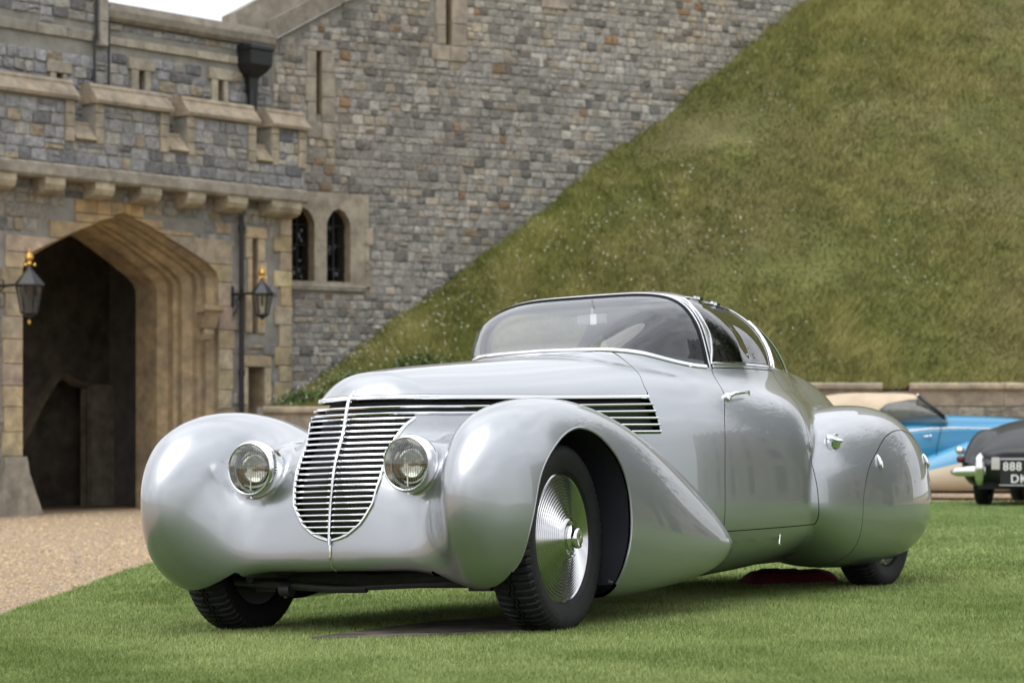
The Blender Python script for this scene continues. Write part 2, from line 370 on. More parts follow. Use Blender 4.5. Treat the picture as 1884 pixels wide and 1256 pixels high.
def courses(fr, s0, s1, z0, z1, hr, wr, skip, kind, d0=0., proud=(.012, .04), joint=.016):
    out = []; z = z0
    while z < z1-.04:
        h = min(rng.uniform(*hr), z1-z); s = s0-rng.uniform(0, .2)
        while s < s1:
            ww = rng.uniform(*wr)*(1 if rng.uniform() > .12 else .55); a, b = max(s, s0), min(s+ww, s1); s += ww
            if b-a < .07: continue
            sub = [(z, z+h)] if rng.uniform() > .10 or h < .16 else [(z, z+h*.5), (z+h*.5, z+h)]
            for za, zb in sub:
                if skip((a+b)/2, (za+zb)/2, (b-a)/2, (zb-za)/2): continue
                V, F = stone_mesh(fr, a+joint/2, b-joint/2, za+joint/2, zb-joint/2, d0, rng.uniform(*proud))
                out.append((V, F, stone_col(kind, (a+b)/2, za)))
        z += h
    return out
def in_view(V):
    u, v = pix(V); return (u.max() > 0) and (u.min() < 1884) and (v.max() > 0) and (v.min() < 1256)
def area_px(V):
    u, v = pix(V[8:24]); return np.ptp(u)*np.ptp(v)
def place_stones(stones, parent, limit, name='stone'):
    st = sorted(stones, key=lambda s: -area_px(s[0])*(1 if in_view(s[0]) else .01))
    for V, F, c in st[:limit]: obj(name, V, F, M_STONE, parent, col=c, world=True)
    rest = st[limit:]
    if rest:
        V, F = join([(a, b) for a, b, _ in rest]); C = np.concatenate([np.repeat(c[None], len(a), 0) for a, _, c in rest])
        tag(obj('small_stones', V, F, M_STONE, parent, col=C, world=True), kind='stuff')
def ashlar(poly, d0, d1, fr, parent, name='ashlar_block', c=None, tint=1.):
    P = np.array(poly, float); m = P.mean(0); P = m+(P-m)*(1-.008/np.maximum(np.ptp(P, 0), .1))
    # small chamfer: front face pulled in
    n = len(P); Q = m+(P-m)*(1-.022/np.maximum(np.ptp(P, 0), .1))
    a = sum(P[i][0]*P[(i+1) % n][1]-P[(i+1) % n][0]*P[i][1] for i in range(n))
    if a < 0: P, Q = P[::-1], Q[::-1]
    V = np.concatenate([fr(P[:, 0], P[:, 1], d0), fr(P[:, 0], P[:, 1], d1-.012), fr(Q[:, 0], Q[:, 1], d1)])
    F = [list(range(2*n, 3*n))]+[[k*n+i, k*n+(i+1) % n, (k+1)*n+(i+1) % n, (k+1)*n+i] for k in (0, 1) for i in range(n)]
    c = np.array([.45, .365, .245])*rng.uniform(.76, 1.14)*np.array([1, rng.uniform(.95, 1.04), rng.uniform(.82, 1.16)]) if c is None else np.array(c)
    return obj(name, V, F, M_ASHLAR, parent, col=c*tint, world=True)
def rect(a, b, c, d): return [(a, c), (b, c), (b, d), (a, d)]
def profile(pr, s0, s1, fr, lean=0.):
    """(d, z) profile extruded along the wall"""
    n = len(pr); D = np.array([p[0] for p in pr]); Z = np.array([p[1] for p in pr])
    V = np.concatenate([fr(np.full(n, s0), Z, D), fr(np.full(n, s1), Z+lean*(s1-s0), D)])
    return V, [list(range(n)), list(range(2*n-1, n-1, -1))]+[[i, n+i, n+(i+1) % n, (i+1) % n] for i in range(n)]
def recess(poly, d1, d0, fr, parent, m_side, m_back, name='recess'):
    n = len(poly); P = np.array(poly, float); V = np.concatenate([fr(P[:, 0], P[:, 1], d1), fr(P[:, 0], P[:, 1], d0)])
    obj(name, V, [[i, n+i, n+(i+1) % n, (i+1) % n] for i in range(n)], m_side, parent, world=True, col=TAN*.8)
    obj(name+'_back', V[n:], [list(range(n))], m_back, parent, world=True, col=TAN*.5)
def wall_with_holes(outer, holes, d, fr, parent, m, name='wall_core', col=None):
    polys = [[Vector((a, b, 0)) for a, b in outer]]+[[Vector((a, b, 0)) for a, b in h] for h in holes]
    P = np.array([(p.x, p.y) for q in polys for p in q]); T = geometry.tessellate_polygon(polys)
    return obj(name, fr(P[:, 0], P[:, 1], d), [list(t) for t in T], m, parent, world=True, col=col)

gate = thing('gatehouse', 'stone castle gatehouse with a pointed carriage arch and battlements', 'gatehouse', tuple(FG(2.5, -.3, 0)))
# arch outline, left foot -> apex -> right foot
HALF = [(.42, 3.58), (.435, 3.70), (.50, 3.80), (.66, 3.905), (1.1, 4.11), (1.6, 4.325), (2.1, 4.515), (2.475, 4.63)]
def arch_path(inset, z_low=-.45):
    k = (2.055-inset)/2.055
    L = [(2.475+(s-2.475)*k, z-inset*.42) for s, z in HALF]
    L = [(L[0][0], z_low)]+L; R = [(4.95-s, z) for s, z in L[:-1]][::-1]
    return np.array(L+R)
AP = arch_path(0)
def arch_z(s): return np.interp(s, AP[1:-1, 0], AP[1:-1, 1])
# moulded orders of the arch, set back one behind the other
orders = [(0, .03), (0, -.08), (.10, -.18), (.10, -.30), (.16, -.34), (.16, -.46), (.28, -.60), (.28, -.72), (.34, -.76), (.34, -.9), (.46, -1.05), (.46, -1.62)]
for (i0, d0), (i1, d1) in zip(orders[:-1], orders[1:]):
    A, B = arch_path(i0), arch_path(i1); n = len(A)
    seg = 6 if d0-d1 > .5 else 1
    V = np.concatenate([FG(A[:, 0], A[:, 1], d0), FG(B[:, 0], B[:, 1], d1)])
    obj('arch_moulding', V, [[i, i+1, n+i+1, n+i] for i in range(n-1)], M_ASHLAR, gate, world=True, col=TAN*rng.uniform(.82, 1.0)*np.array([1, .95, .86]))
# ashlar round the arch : stepped blocks
rows = [(4.12, 4.40, .96, 3.95), (4.40, 4.70, 1.47, 3.15), (3.60, 4.12, .09, 4.84)]
def side_blocks(z0, z1, s_out, sign):
    zs = np.linspace(z0, z1, 6)
    inner = [np.interp(z, [p[1] for p in HALF], [p[0] for p in HALF]) for z in zs]
    if sign > 0: inner = [4.95-s for s in inner]
    P = [(s, z) for s, z in zip(inner, zs)]
    return P+[(s_out, z1), (s_out, z0)]
ashlar(side_blocks(3.60, 3.86, .09, -1), -.05, .045, FG, gate); ashlar(side_blocks(3.86, 4.13, .09, -1), -.05, .045, FG, gate)
ashlar(side_blocks(3.60, 3.90, 4.84, 1), -.05, .045, FG, gate); ashlar(side_blocks(3.90, 4.33, 4.84, 1), -.05, .045, FG, gate)
for z0, z1, sl, sr in ((4.13, 4.42, .96, 3.96), (4.42, 4.57, 1.47, 3.3)):
    ashlar(side_blocks(z0, z1, sl, -1), -.05, .045, FG, gate, c=(.42, .30, .15)); ashlar(side_blocks(max(z0, 4.33) if z0 < 4.3 else z0, z1, sr, 1), -.05, .045, FG, gate, c=(.42, .31, .17))
for a, b in ((1.47, 1.9), (1.9, 2.2), (2.2, 2.47), (2.47, 2.62), (2.62, 2.88)):
    top = 4.80; lo = lambda s: max(4.57, arch_z(s)+.0)
    ashlar([(a, lo(a)), (b, lo(b)), (b, top), (a, top)], -.05, .045, FG, gate, c=np.array([.44, .30, .14])*rng.uniform(.85, 1.15))
z = 3.60
while z > -.3:
    h = rng.uniform(.30, .42); zl = max(z-h, -.42)
    if zl < .36: break
    ashlar(rect(.09-rng.uniform(0, .1), .42, zl, z), -.05, .045, FG, gate); z = zl
ashlar([(.0, z), (.42, z), (.47, .35), (.80, -.45), (-.1, -.45), (-.02, .35)], -.05, .16, FG, gate, c=(.30, .27, .215))
z = 3.60
while z > -.3:
    h = rng.uniform(.30, .42); zl = max(z-h, -.42); ashlar(rect(4.53, 4.84+rng.uniform(-.03, .1), zl, z), -.05, .045, FG, gate); z = zl
# quoins of the right corner, slit and niche dressings
z = 4.80; k = 0
while z > -.3:
    h = rng.uniform(.28, .40); ashlar(rect(5.96-(.13 if k % 2 else 0)+rng.uniform(-.02, .02), 6.245, z-h, z), -.3, .045, FG, gate); z -= h; k += 1
for a, b, c, d in ((5.16, 5.66, 4.40, 4.60), (5.16, 5.32, 4.05, 4.40), (5.20, 5.32, 3.45, 4.05), (5.16, 5.32, 2.75, 3.45), (5.44, 5.62, 4.0, 4.40), (5.44, 5.66, 3.4, 4.0), (5.44, 5.62, 2.75, 3.4)):
    ashlar(rect(a, b, c, d), -.05, .04, FG, gate, c=TAN*1.05)
for a, b, c, d in ((5.10, 5.76, 2.16, 2.36), (5.10, 5.22, 1.5, 2.16), (5.10, 5.22, .8, 1.5), (5.60, 5.76, 1.5, 2.16), (5.60, 5.76, .8, 1.5), (5.10, 5.22, -.4, .8), (5.60, 5.76, -.4, .8)):
    ashlar(rect(a, b, c, d), -.05, .04, FG, gate)
SLIT = rect(5.32, 5.44, 2.75, 4.40); NICHE = rect(5.22, 5.60, -.4, 2.16)
recess(SLIT, .02, -.3, FG, gate, M_ASHLAR, M_ASHLAR, 'slit_reveal'); recess(NICHE, .02, -.35, FG, gate, M_ASHLAR, M_ASHLAR, 'niche')
wall_with_holes([(-4, -.5), (6.24, -.5), (6.24, 5.3), (-4, 5.3)], [[tuple(p) for p in AP if True], SLIT, NICHE], 0., FG, gate, M_MORTAR, 'wall_core')
V, F = prism(rect(6.19, 6.24, -.5, 6.3), -6, -.003, FG); obj('side_wall', V, F, M_MORTAR, gate, world=True)
def skip_gate(s, z, hw, hh):
    if s+hw > 5.97 and z < 4.8: return True
    if -.02 < s+hw and s-hw < 4.86 and z-hh < 4.13 and s-hw > -.5: 
        if s-hw > .0 and s+hw < 4.9 or (s+hw > .12 and s-hw < 4.8): return True
    if .98 < s+hw and s-hw < 3.94 and z-hh < 4.42: return True
    if 1.5 < s+hw and s-hw < 2.86 and z-hh < 4.80: return True
    if 5.17 < s+hw and s-hw < 5.64 and 2.77 < z+hh and z-hh < 4.58: return True
    if 5.12 < s+hw and s-hw < 5.74 and z-hh < 2.34: return True
    return False
gs = courses(FG, -.9, 5.99, -.4, 4.82, (.14, .24), (.17, .42), skip_gate, 'buff')
gs += courses(FG, -.9, 6.22, 4.80, 5.06, (.12, .14), (.17, .42), lambda *a: False, 'buff')
# battlements on corbels
for a, b in ((-.40, .06), (.62, 1.01), (1.62, 2.01), (2.57, 3.0), (3.57, 3.96), (4.45, 4.91), (5.47, 6.18)):
    V, F = profile([(0, 4.79), (.22, 4.81), (.32, 4.86), (.365, 4.95), (.365, 5.05), (0, 5.05)], a, b, FG); obj('corbel', V, F, M_ASHLAR, gate, world=True, col=np.array([.42, .36, .26])*rng.uniform(.85, 1.05))
V, F = profile([(0, 5.045), (.36, 5.045), (.40, 5.09), (.40, 5.25), (.35, 5.29), (0, 5.29)], -1.2, 6.3, FG); obj('cornice', V, F, M_ASHLAR, gate, world=True, col=(.30, .27, .22))
V, F = prism(rect(-1.2, 6.28, 5.285, 5.72), .0, .33, FG); obj('parapet_core', V, F, M_MORTAR, gate, world=True)
mer = [(-1.0, 1.20), (1.62, 3.16), (3.56, 5.11), (5.47, 6.29)]
for a, b in mer:
    V, F = prism(rect(a, b, 5.72, 6.36), .0, .33, FG); obj('merlon', V, F, M_MORTAR, gate, world=True)
    V, F = profile([(-.06, 6.33), (.43, 6.33), (.44, 6.385), (.26, 6.585), (.26, 6.62), (.22, 6.67), (.02, 6.67), (-.06, 6.5)], a-.03, b+.05, FG); obj('merlon_coping', V, F, M_ASHLAR, gate, world=True, col=np.array([.275, .225, .16])*rng.uniform(.9, 1.1))
    for s0, s1, c in ((a, a+.17, 1.), (b-.19, b, 1.)):
        z = 5.66
        while z < 6.3:
            h = min(rng.uniform(.2, .3), 6.34-z); ashlar(rect(s0, s1 if s0 == a else s1, z, z+h), .1, .375, FG, gate, c=np.array([.36, .31, .23])*rng.uniform(.85, 1.1)); z += h
for (a, b), (c, d) in zip(mer[:-1], mer[1:]):
    V, F = profile([(-.02, 5.7), (.36, 5.7), (.42, 5.72), (.40, 5.75), (.20, 5.96), (.20, 6.0), (.16, 6.03), (-.02, 6.03)], b+.004, c-.004, FG); obj('crenel_sill', V, F, M_ASHLAR, gate, world=True, col=(.33, .27, .19))
gs += courses(FG, -1.2, 6.27, 5.29, 5.68, (.16, .22), (.2, .42), lambda *a: False, 'grey', d0=.33)
for a, b in mer: gs += courses(FG, a+.17, b-.19, 5.68, 6.33, (.19, .24), (.2, .36), lambda *a: False, 'grey', d0=.33)
# wall set back behind the battlements
DU = -.37
SL = [(1.42, .50, 6.86), (3.14, .58, 7.10), (4.90, .54, 7.14)]
usl = [rect(s-.065, s+.065, 6.2, zt) for s, w_, zt in SL]
wall_with_holes([(-4, 5.2), (6.15, 5.2), (6.15, 7.86), (2.2, 7.86), (2.2, 10), (-4, 10)], usl, DU, FG, gate, M_MORTAR, 'upper_wall_core')
for (s, w_, zt), p in zip(SL, usl):
    recess(p, DU+.01, DU-.3, FG, gate, M_ASHLAR, M_ASHLAR, 'slit_reveal')
    for a, b, c, d in ((s-w_/2, s+w_/2, zt, zt+.2), (s-w_/2+.06, s-.065, 6.2, zt), (s+.065, s+w_/2-.1, 6.2, zt)): ashlar(rect(a, b, c, d), DU-.05, DU+.065, FG, gate, c=np.array([.40, .355, .27])*rng.uniform(.9, 1.1))
V, F = profile([(DU-.3, 7.84), (DU+.10, 7.84), (DU+.14, 7.90), (DU+.14, 8.02), (DU+.06, 8.16), (DU-.3, 8.2)], 2.36, 6.12, FG); obj('coping', V, F, M_ASHLAR, gate, world=True, col=(.21, .185, .145))
s = 2.36
while s < 5.3:
    w_ = rng.uniform(.45, .8); ashlar(rect(s, min(s+w_, 5.3), 7.46, 7.60), DU-.03, DU+.05, FG, gate, c=np.array([.42, .375, .29])*rng.uniform(.85, 1.05)); s += w_
s = -1.
while s < 2.1:
    w_ = rng.uniform(.45, .8); ashlar(rect(s, min(s+w_, 2.15), 7.46, 7.64), DU-.03, DU+.05, FG, gate, c=np.array([.31, .285, .24])*rng.uniform(.85, 1.05)); s += w_
z = 7.4
while z < 9.2: ashlar(rect(2.19, 2.35, z, z+.4), DU-.2, DU+.16, FG, gate, c=np.array([.38, .35, .30])); z += .4
ashlar(rect(.75, 1.05, 8.02, 8.5), DU-.03, DU+.05, FG, gate); 
def skip_up(s, z, hw, hh):
    for c, w_, zt in SL:
        if abs(s-c) < .07+hw and z-hh < zt: return True
        if abs(s-c) < w_/2-.04 and z < zt+.18: return True
    return 7.42 < z+hh and z-hh < 7.64
gs += courses(FG, -.9, 2.18, 6.0, 8.9, (.15, .22), (.2, .4), skip_up, 'grey', d0=DU, proud=(.02, .05))
gs += courses(FG, 2.2, 6.1, 6.0, 7.83, (.15, .22), (.2, .42), skip_up, 'grey', d0=DU)
place_stones(gs, gate, 300)
# dark hall behind the arch
ROOM = mat('dark_hall_stone', (.17, .14, .105), rough=.95, noise=(2.5, .5, 1.3), noise2=(1.1, (.07, .06, .05), .7), bump=(14, .5, .03))  # dark brown stone with darker patches
A = arch_path(.46); n = len(A)
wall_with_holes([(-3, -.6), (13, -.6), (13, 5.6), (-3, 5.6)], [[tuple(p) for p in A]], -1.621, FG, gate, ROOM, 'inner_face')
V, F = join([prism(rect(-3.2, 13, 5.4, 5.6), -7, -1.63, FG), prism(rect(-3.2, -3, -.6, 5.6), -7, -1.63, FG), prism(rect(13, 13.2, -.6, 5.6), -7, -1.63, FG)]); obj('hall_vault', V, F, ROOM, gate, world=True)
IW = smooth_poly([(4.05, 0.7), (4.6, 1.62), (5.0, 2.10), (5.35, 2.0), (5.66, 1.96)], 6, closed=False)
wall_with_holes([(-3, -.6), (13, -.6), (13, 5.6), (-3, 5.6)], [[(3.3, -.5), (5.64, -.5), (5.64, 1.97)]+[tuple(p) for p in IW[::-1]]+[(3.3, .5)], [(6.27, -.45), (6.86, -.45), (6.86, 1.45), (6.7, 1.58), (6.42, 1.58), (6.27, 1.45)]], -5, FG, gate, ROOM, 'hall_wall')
V, F = tube(FG(IW[:, 0], IW[:, 1], -5.0), .09, 6); obj('worn_arch_rib', V, F, M_ASHLAR, gate, world=True, col=(.24, .19, .13))
V, F = prism(rect(5.66, 6.2, -.5, 1.95), -5.2, -4.86, FG); obj('pilaster', V, F, M_ASHLAR, gate, world=True, col=(.42, .36, .27))
V, F = prism(rect(1.0, 12, -.6, 4), -5.9, -5.8, FG); obj('blind_recess', V, F, ROOM, gate, world=True)
V, F = prism([(6.27, -.45), (6.86, -.45), (6.86, 1.45), (6.7, 1.58), (6.42, 1.58), (6.27, 1.45)], -5.3, -5.12, FG)
dr = obj('hall_door', V, F, mat('black_oak', (.012, .013, .018), rough=.6), gate, world=True)
for zz in (.25, .55):
    V, F = prism(rect(6.27, 6.86, zz, zz+.04), -5.119, -5.10, FG); obj('door_rail', V, F, M_IRON, dr, world=True)
for k in range(7):
    V, F = prism(rect(6.285+k*.083, 6.355+k*.083, -.44, 1.44), -5.118, -5.105, FG); obj('door_plank', V, F, MATS['black_oak'], dr, world=True)
# stone bracket on the right jamb
V, F = join([profile([(0, 3.06), (.22, 3.06), (.27, 3.10), (.27, 3.18), (0, 3.18)], 4.02, 4.46, FG), profile([(0, 2.78), (.13, 2.80), (.21, 3.06), (0, 3.06)], 4.08, 4.40, FG), profile([(0, 2.58), (.12, 2.6), (.15, 2.70), (.11, 2.79), (0, 2.79)], 4.14, 4.34, FG)])
obj('stone_bracket', V, F, M_ASHLAR, gate, world=True, col=(.33, .25, .16))
V, F = prism(rect(-1.5, .4, -.6, -.34), -.3, .12, FG); obj('plinth', V, F, M_ASHLAR, gate, world=True, col=(.28, .26, .22))

# ---- the long wall that climbs the mound
wall = thing('castle_wall', 'tall grey rubble stone castle wall climbing the grassy mound', 'wall', tuple(FW(5, 1, 0)))
def w_top(s): return 8.0+.573*(s+.37)
LIGHTS = []
def light_poly(c, w_, zb, zs, za):
    return [(c-w_, zb), (c+w_, zb), (c+w_, zs), (c+w_*.86, zs+.10), (c+w_*.5, za-.055), (c, za), (c-w_*.5, za-.055), (c-w_*.86, zs+.10), (c-w_, zs)]
L1, L2 = light_poly(.20, .235, 3.74, 4.78, 5.06), light_poly(.915, .235, 3.74, 4.78, 5.06)
WS1, WS2 = rect(.485, .59, 6.75, 7.87), rect(3.115, 3.235, 8.19, 9.6)
wall_with_holes([(-.42, -.6), (19, -.6), (19, 17), (8, 12.6), (4, 10.49), (-.37, 7.98), (-.42, 7.9)], [L1, L2, WS1, WS2], 0, FW, wall, M_MORTAR)
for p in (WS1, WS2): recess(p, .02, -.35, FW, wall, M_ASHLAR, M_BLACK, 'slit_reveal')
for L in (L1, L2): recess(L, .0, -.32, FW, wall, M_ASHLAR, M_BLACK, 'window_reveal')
# window surround with holes for the two lights
wall_with_holes([(-.06, 3.66), (1.44, 3.66), (1.44, 4.75), (1.52, 4.75), (1.52, 5.34), (-.06, 5.34)], [L1, L2], .06, FW, wall, M_ASHLAR, 'window_surround', col=np.array([.33, .29, .225]))
for L in (L1, L2): 
    P = np.array(L); n = len(P); V = np.concatenate([FW(P[:, 0], P[:, 1], .061), FW(P[:, 0], P[:, 1], -.01)]); obj('window_chamfer', V, [[i, n+i, n+(i+1) % n, (i+1) % n] for i in range(n)], M_ASHLAR, wall, world=True, col=(.33, .29, .225))
for a, b, c, d in ((1.44, 1.57, 3.66, 3.95), (1.44, 1.54, 4.10, 4.42), (1.44, 1.62, 4.42, 4.74), (1.44, 1.54, 3.95, 4.10)): ashlar(rect(a, b, c, d), -.04, .06, FW, wall, c=(.36, .31, .23))
V, F = profile([(-.1, 3.56), (.08, 3.58), (.10, 3.66), (-.05, 3.74), (-.1, 3.74)], -.08, 1.46, FW); obj('window_sill', V, F, M_ASHLAR, wall, world=True, col=(.31, .285, .235))
wg = glass('old_window_glass', (.25, .27, .27))
for L in (L1, L2):
    P = np.array(L); o = obj('window_pane', FW(P[:, 0], P[:, 1], -.2), [list(range(len(P)))], wg, wall, world=True)
    c = P[:, 0].mean()
    V, F = join([tube(FW(np.array([c, c]), np.array([3.74, 5.05]), -.17), .012, 6)]+[tube(FW(np.array([c-.23, c+.23]), np.array([zz, zz]), -.17), .010, 6) for zz in (3.98, 4.4, 4.76)])
    obj('window_bars', V, F, M_IRON, o, world=True)
def blocks(cells, c, parent, fr, d=.05):
    for a, b, lo, hi in cells: ashlar(rect(a, b, lo, hi), -.04, d, fr, parent, c=np.array(c)*rng.uniform(.88, 1.1))
blocks([(.30, .80, 7.87, 7.98), (.29, .485, 7.4, 7.87), (.27, .485, 6.95, 7.4), (.31, .485, 6.55, 6.95), (.59, .84, 7.5, 7.87), (.59, .86, 7.05, 7.5), (.59, .85, 6.6, 7.05), (.30, .59, 6.3, 6.6), (.59, .88, 6.28, 6.6)], (.33, .29, .235), wall, FW)
blocks([(2.9, 3.115, 8.55, 9.05), (2.92, 3.115, 8.19, 8.55), (2.88, 3.115, 9.05, 9.6), (3.235, 3.56, 8.6, 9.1), (3.235, 3.56, 8.19, 8.6), (3.235, 3.56, 9.1, 9.6), (2.82, 3.2, 7.9, 8.19), (3.2, 3.56, 7.9, 8.19)], (.34, .29, .23), wall, FW)
blocks([(5.16, 5.75, 9.07, 9.32)], (.36, .31, .26), wall, FW)
V, F = prism([(-.38, 7.99), (4.0, 10.50), (4.0, 10.88), (-.38, 8.36)], -.2, .15, FW); obj('raking_coping', V, F, M_ASHLAR, wall, world=True, col=(.22, .195, .16))
V, F = prism([(-.95, 7.7), (3.6, 10.3), (3.6, 11.15), (-.95, 8.50)], -.9, -.201, FW); obj('rear_coping', V, F, M_ASHLAR, wall, world=True, col=(.29, .26, .21))
def skip_wall(s, z, hw, hh):
    if s-hw < 1.46 and z+hh > 3.60 and z-hh < 5.32: return True
    if s < 1.58 and z+hh > 4.44 and z-hh < 4.74: return True
    if .48 < s+hw and s-hw < .60 and 6.7 < z+hh and z-hh < 7.9: return True
    if .31 < s < .83 and 6.34 < z < 7.96: return True
    if 3.1 < s+hw and s-hw < 3.25 and 8.17 < z+hh: return True
    if 2.9 < s < 3.54 and 7.93 < z: return True
    if 5.18 < s+hw and s-hw < 5.73 and 9.09 < z+hh and z-hh < 9.3: return True
    if z+hh > w_top(s-hw)+.02: return True
    if z+hh < 1.35+.716*(s-hw): return True
    p = FW(s, z, 0); u, v = pix(p); return v < -25 or u > 1560
ws = courses(FW, -.36, 13., 1.2, 10.6, (.11, .19), (.11, .30), skip_wall, 'wall', proud=(.006, .034), joint=.014)
place_stones(ws, wall, 300)

# ---- retaining wall along the foot of the mound
rw = thing('retaining_wall', 'low stone retaining wall with pale coping at the foot of the mound', 'wall', (5, 40.8, .2))
FR = frame_of((0, 40.8), (1, 0))
V, F = prism(rect(-4.3, 16, -.4, 1.44), -.3, -.002, FR); obj('wall_core', V, F, M_MORTAR, rw, world=True)
cop = [(-.3, 1.73), (.04, 1.73), (.07, 1.76), (.07, 1.82), (.03, 1.85), (-.3, 1.85)]
for a, b in ((-4.2, -2.9), (-2.9, -1.5), (-1.5, 0), (0, 1.5), (1.5, 3), (3, 4.6), (4.6, 6.25), (6.70, 8.3), (8.3, 9.9), (9.9, 11.5)):
    lo = -.40*np.clip((2-a)/6, 0, 1)
    V, F = profile([(d_, z_+lo) for d_, z_ in cop], a+.006, b-.006, FR); obj('coping_stone', V, F, M_ASHLAR, rw, world=True, col=np.array([.42, .35, .25])*rng.uniform(.9, 1.08))
    V, F = profile([(-.28, 1.46+lo), (.0, 1.46+lo), (.0, 1.729+lo), (-.28, 1.729+lo)], a+.004, b-.004, FR); obj('band_stone', V, F, M_ASHLAR, rw, world=True, col=np.array([.33, .275, .205])*rng.uniform(.9, 1.08))
V, F = profile([(-.28, 1.44), (-.02, 1.44), (-.02, 1.70), (-.28, 1.72)], 6.25, 6.70, FR); obj('gap_stone', V, F, M_ASHLAR, rw, world=True, col=(.30, .26, .2))
rs = []
for x0, x1, zt in ((-4.2, -2.4, 1.05), (4.2, 10.2, 1.46)):
    z = zt
    while z > .1:
        h = .215; x = x0+rng.uniform(-.2, 0)
        while x < x1:
            ww = rng.uniform(.26, .48); V, F = stone_mesh(FR, x+.02, x+ww-.02, z-h+.02, z-.02, -.002, rng.uniform(.03, .05)); rs.append((V, F, np.array([.29, .265, .215])*rng.uniform(.75, 1.15))); x += ww
        z -= h
place_stones(rs, rw, 300)

# ---- shrubs at the left foot of the mound
def leaf_cloud(c, rad, n, size, cols, clumps=14):
    cc = rng.normal(0, .5, (clumps, 3)); cc = cc/np.maximum(np.linalg.norm(cc, axis=1, keepdims=True), .6)
    k = rng.integers(0, clumps, n); P = np.array(c)+(cc[k]*.75+rng.normal(0, .28, (n, 3)))*np.array(rad)
    N = rng.normal(0, 1, (n, 3)); N /= np.linalg.norm(N, axis=1, keepdims=True); T = np.cross(N, rng.normal(0, 1, (n, 3))); T /= np.linalg.norm(T, axis=1, keepdims=True); B = np.cross(N, T)
    s = size*rng.uniform(.6, 1.4, (n, 1)); V = np.stack([P-T*s, P+B*s*.45, P+T*s, P-B*s*.45], 1).reshape(-1, 3)
    col = np.array(cols)[rng.integers(0, len(cols), n)]*rng.uniform(.7, 1.3, (n, 1)); return V, np.arange(4*n).reshape(-1, 4), np.repeat(col, 4, 0)
M_LEAF = mat('leaf', attr=True, rough=.5, spec=.35)
GREENS = [(.035, .065, .018), (.05, .085, .022), (.07, .10, .035), (.025, .045, .014)]
def shrub(x, y, z, rad, n, label):
    t = thing('shrub', label, 'shrub', (x, y, z), 'shrubs at the foot of the castle mound')
    V, F, C = leaf_cloud((0, 0, rad[2]*.9), rad, n, .045, [(.07, .115, .03), (.10, .15, .045), (.14, .18, .06), (.05, .08, .025)]); obj('foliage', V, F, M_LEAF, t, col=C)
    st = [tube([(0, 0, -.3), (a*.4, b*.4, rad[2]*.5), (a, b, rad[2]*1.1)], [.02, .015, .006], 5) for a, b in rng.uniform(-.5, .5, (5, 2))*np.array(rad[:2])]
    V, F = join(st); obj('stems', V, F, mat('bark', (.06, .045, .03), rough=.9), t)
shrub(-3.35, 41.5, 1.30, (.50, .40, .22), 4200, 'low dark green shrub beside the gatehouse corner, leftmost of the shrubs')
shrub(-2.55, 41.7, 1.42, (.55, .42, .30), 4800, 'dense green shrub between the gatehouse and the bonnet, middle of the three shrubs')
shrub(-1.75, 41.9, 1.78, (.60, .42, .26), 4600, 'rounded green shrub on the mound just left above the bonnet, highest of the three shrubs')

# ---- lanterns, pipes
def lantern(s, arm, z_e, sc, label):
    t = thing('wall_lantern', label, 'lantern', tuple(FG(s, z_e, .05)), 'black wall lanterns flanking the gate arch')
    P = lambda d, z: FG(s, z, d)
    ironV, ironF = join([tube([P(.0, z_e+.02), P(arm, z_e+.02)], .022, 8), tube([P(.02, z_e-.42), P(.02, z_e+.16)], .03, 6),
        tube([P(.03, z_e-.36), P(.16, z_e-.2), P(.12, z_e-.08), P(.3, z_e)], .014, 6), tube([P(.24, z_e+.02), P(.27, z_e+.1), P(.21, z_e+.12)], .014, 6)])
    obj('bracket', ironV, ironF, M_IRON, t, world=True)
    c = P(arm, z_e); k = 6
    V, F = lathe([(.012*sc, .31*sc), (.035*sc, .27*sc), (.06*sc, .23*sc), (.235*sc, .02*sc), (.245*sc, 0), (.22*sc, -.02*sc)], k, 'z', c); obj('cap', V, F, M_IRON, t, world=True)
    a = np.arange(k)*2*np.pi/k
    bars = [tube([c+np.array([.205*sc*np.cos(q), .205*sc*np.sin(q), -.01*sc]), c+np.array([.13*sc*np.cos(q), .13*sc*np.sin(q), -.42*sc])], .012*sc, 5) for q in a]
    V, F = join(bars+[lathe([(.135*sc, -.41*sc), (.14*sc, -.43*sc), (.10*sc, -.46*sc), (.03*sc, -.5*sc), (.015*sc, -.54*sc)], k, 'z', c), lathe([(.025*sc, -.02*sc), (.03*sc, -.16*sc), (.02*sc, -.25*sc)], 8, 'z', c)]); obj('cage', V, F, M_IRON, t, world=True)
    V, F = lathe([(.198*sc, -.02*sc), (.126*sc, -.41*sc)], k, 'z', c); obj('glazing', V, F, wg2, t, world=True)
    V, F = join([lathe([(.02*sc, .30*sc), (.05*sc, .33*sc), (.035*sc, .36*sc), (.075*sc, .42*sc), (.06*sc, .47*sc), (.02*sc, .51*sc), (.025*sc, .54*sc), (.0, .57*sc)], 10, 'z', c)]+[lathe([(.0, .28*sc), (.026*sc, .31*sc), (0, .35*sc)], 6, 'z', c+np.array([.085*sc*np.cos(q), .085*sc*np.sin(q), 0])) for q in a[::2]])
    obj('crown_finial', V, F, M_GOLD, t, world=True)
    V, F = lathe([(0, -.62*sc), (.03*sc, -.58*sc), (.012*sc, -.53*sc)], 8, 'z', c); obj('drop_finial', V, F, M_GOLD, t, world=True)
wg2 = glass('lantern_glass', (.75, .78, .78))
lantern(-.12, .92, 3.27, 1.0, 'black lantern with gilt crown at the left jamb of the gate arch')
lantern(4.86, .78, 3.38, .84, 'black lantern with gilt crown on the right of the gate arch beside the downpipe')
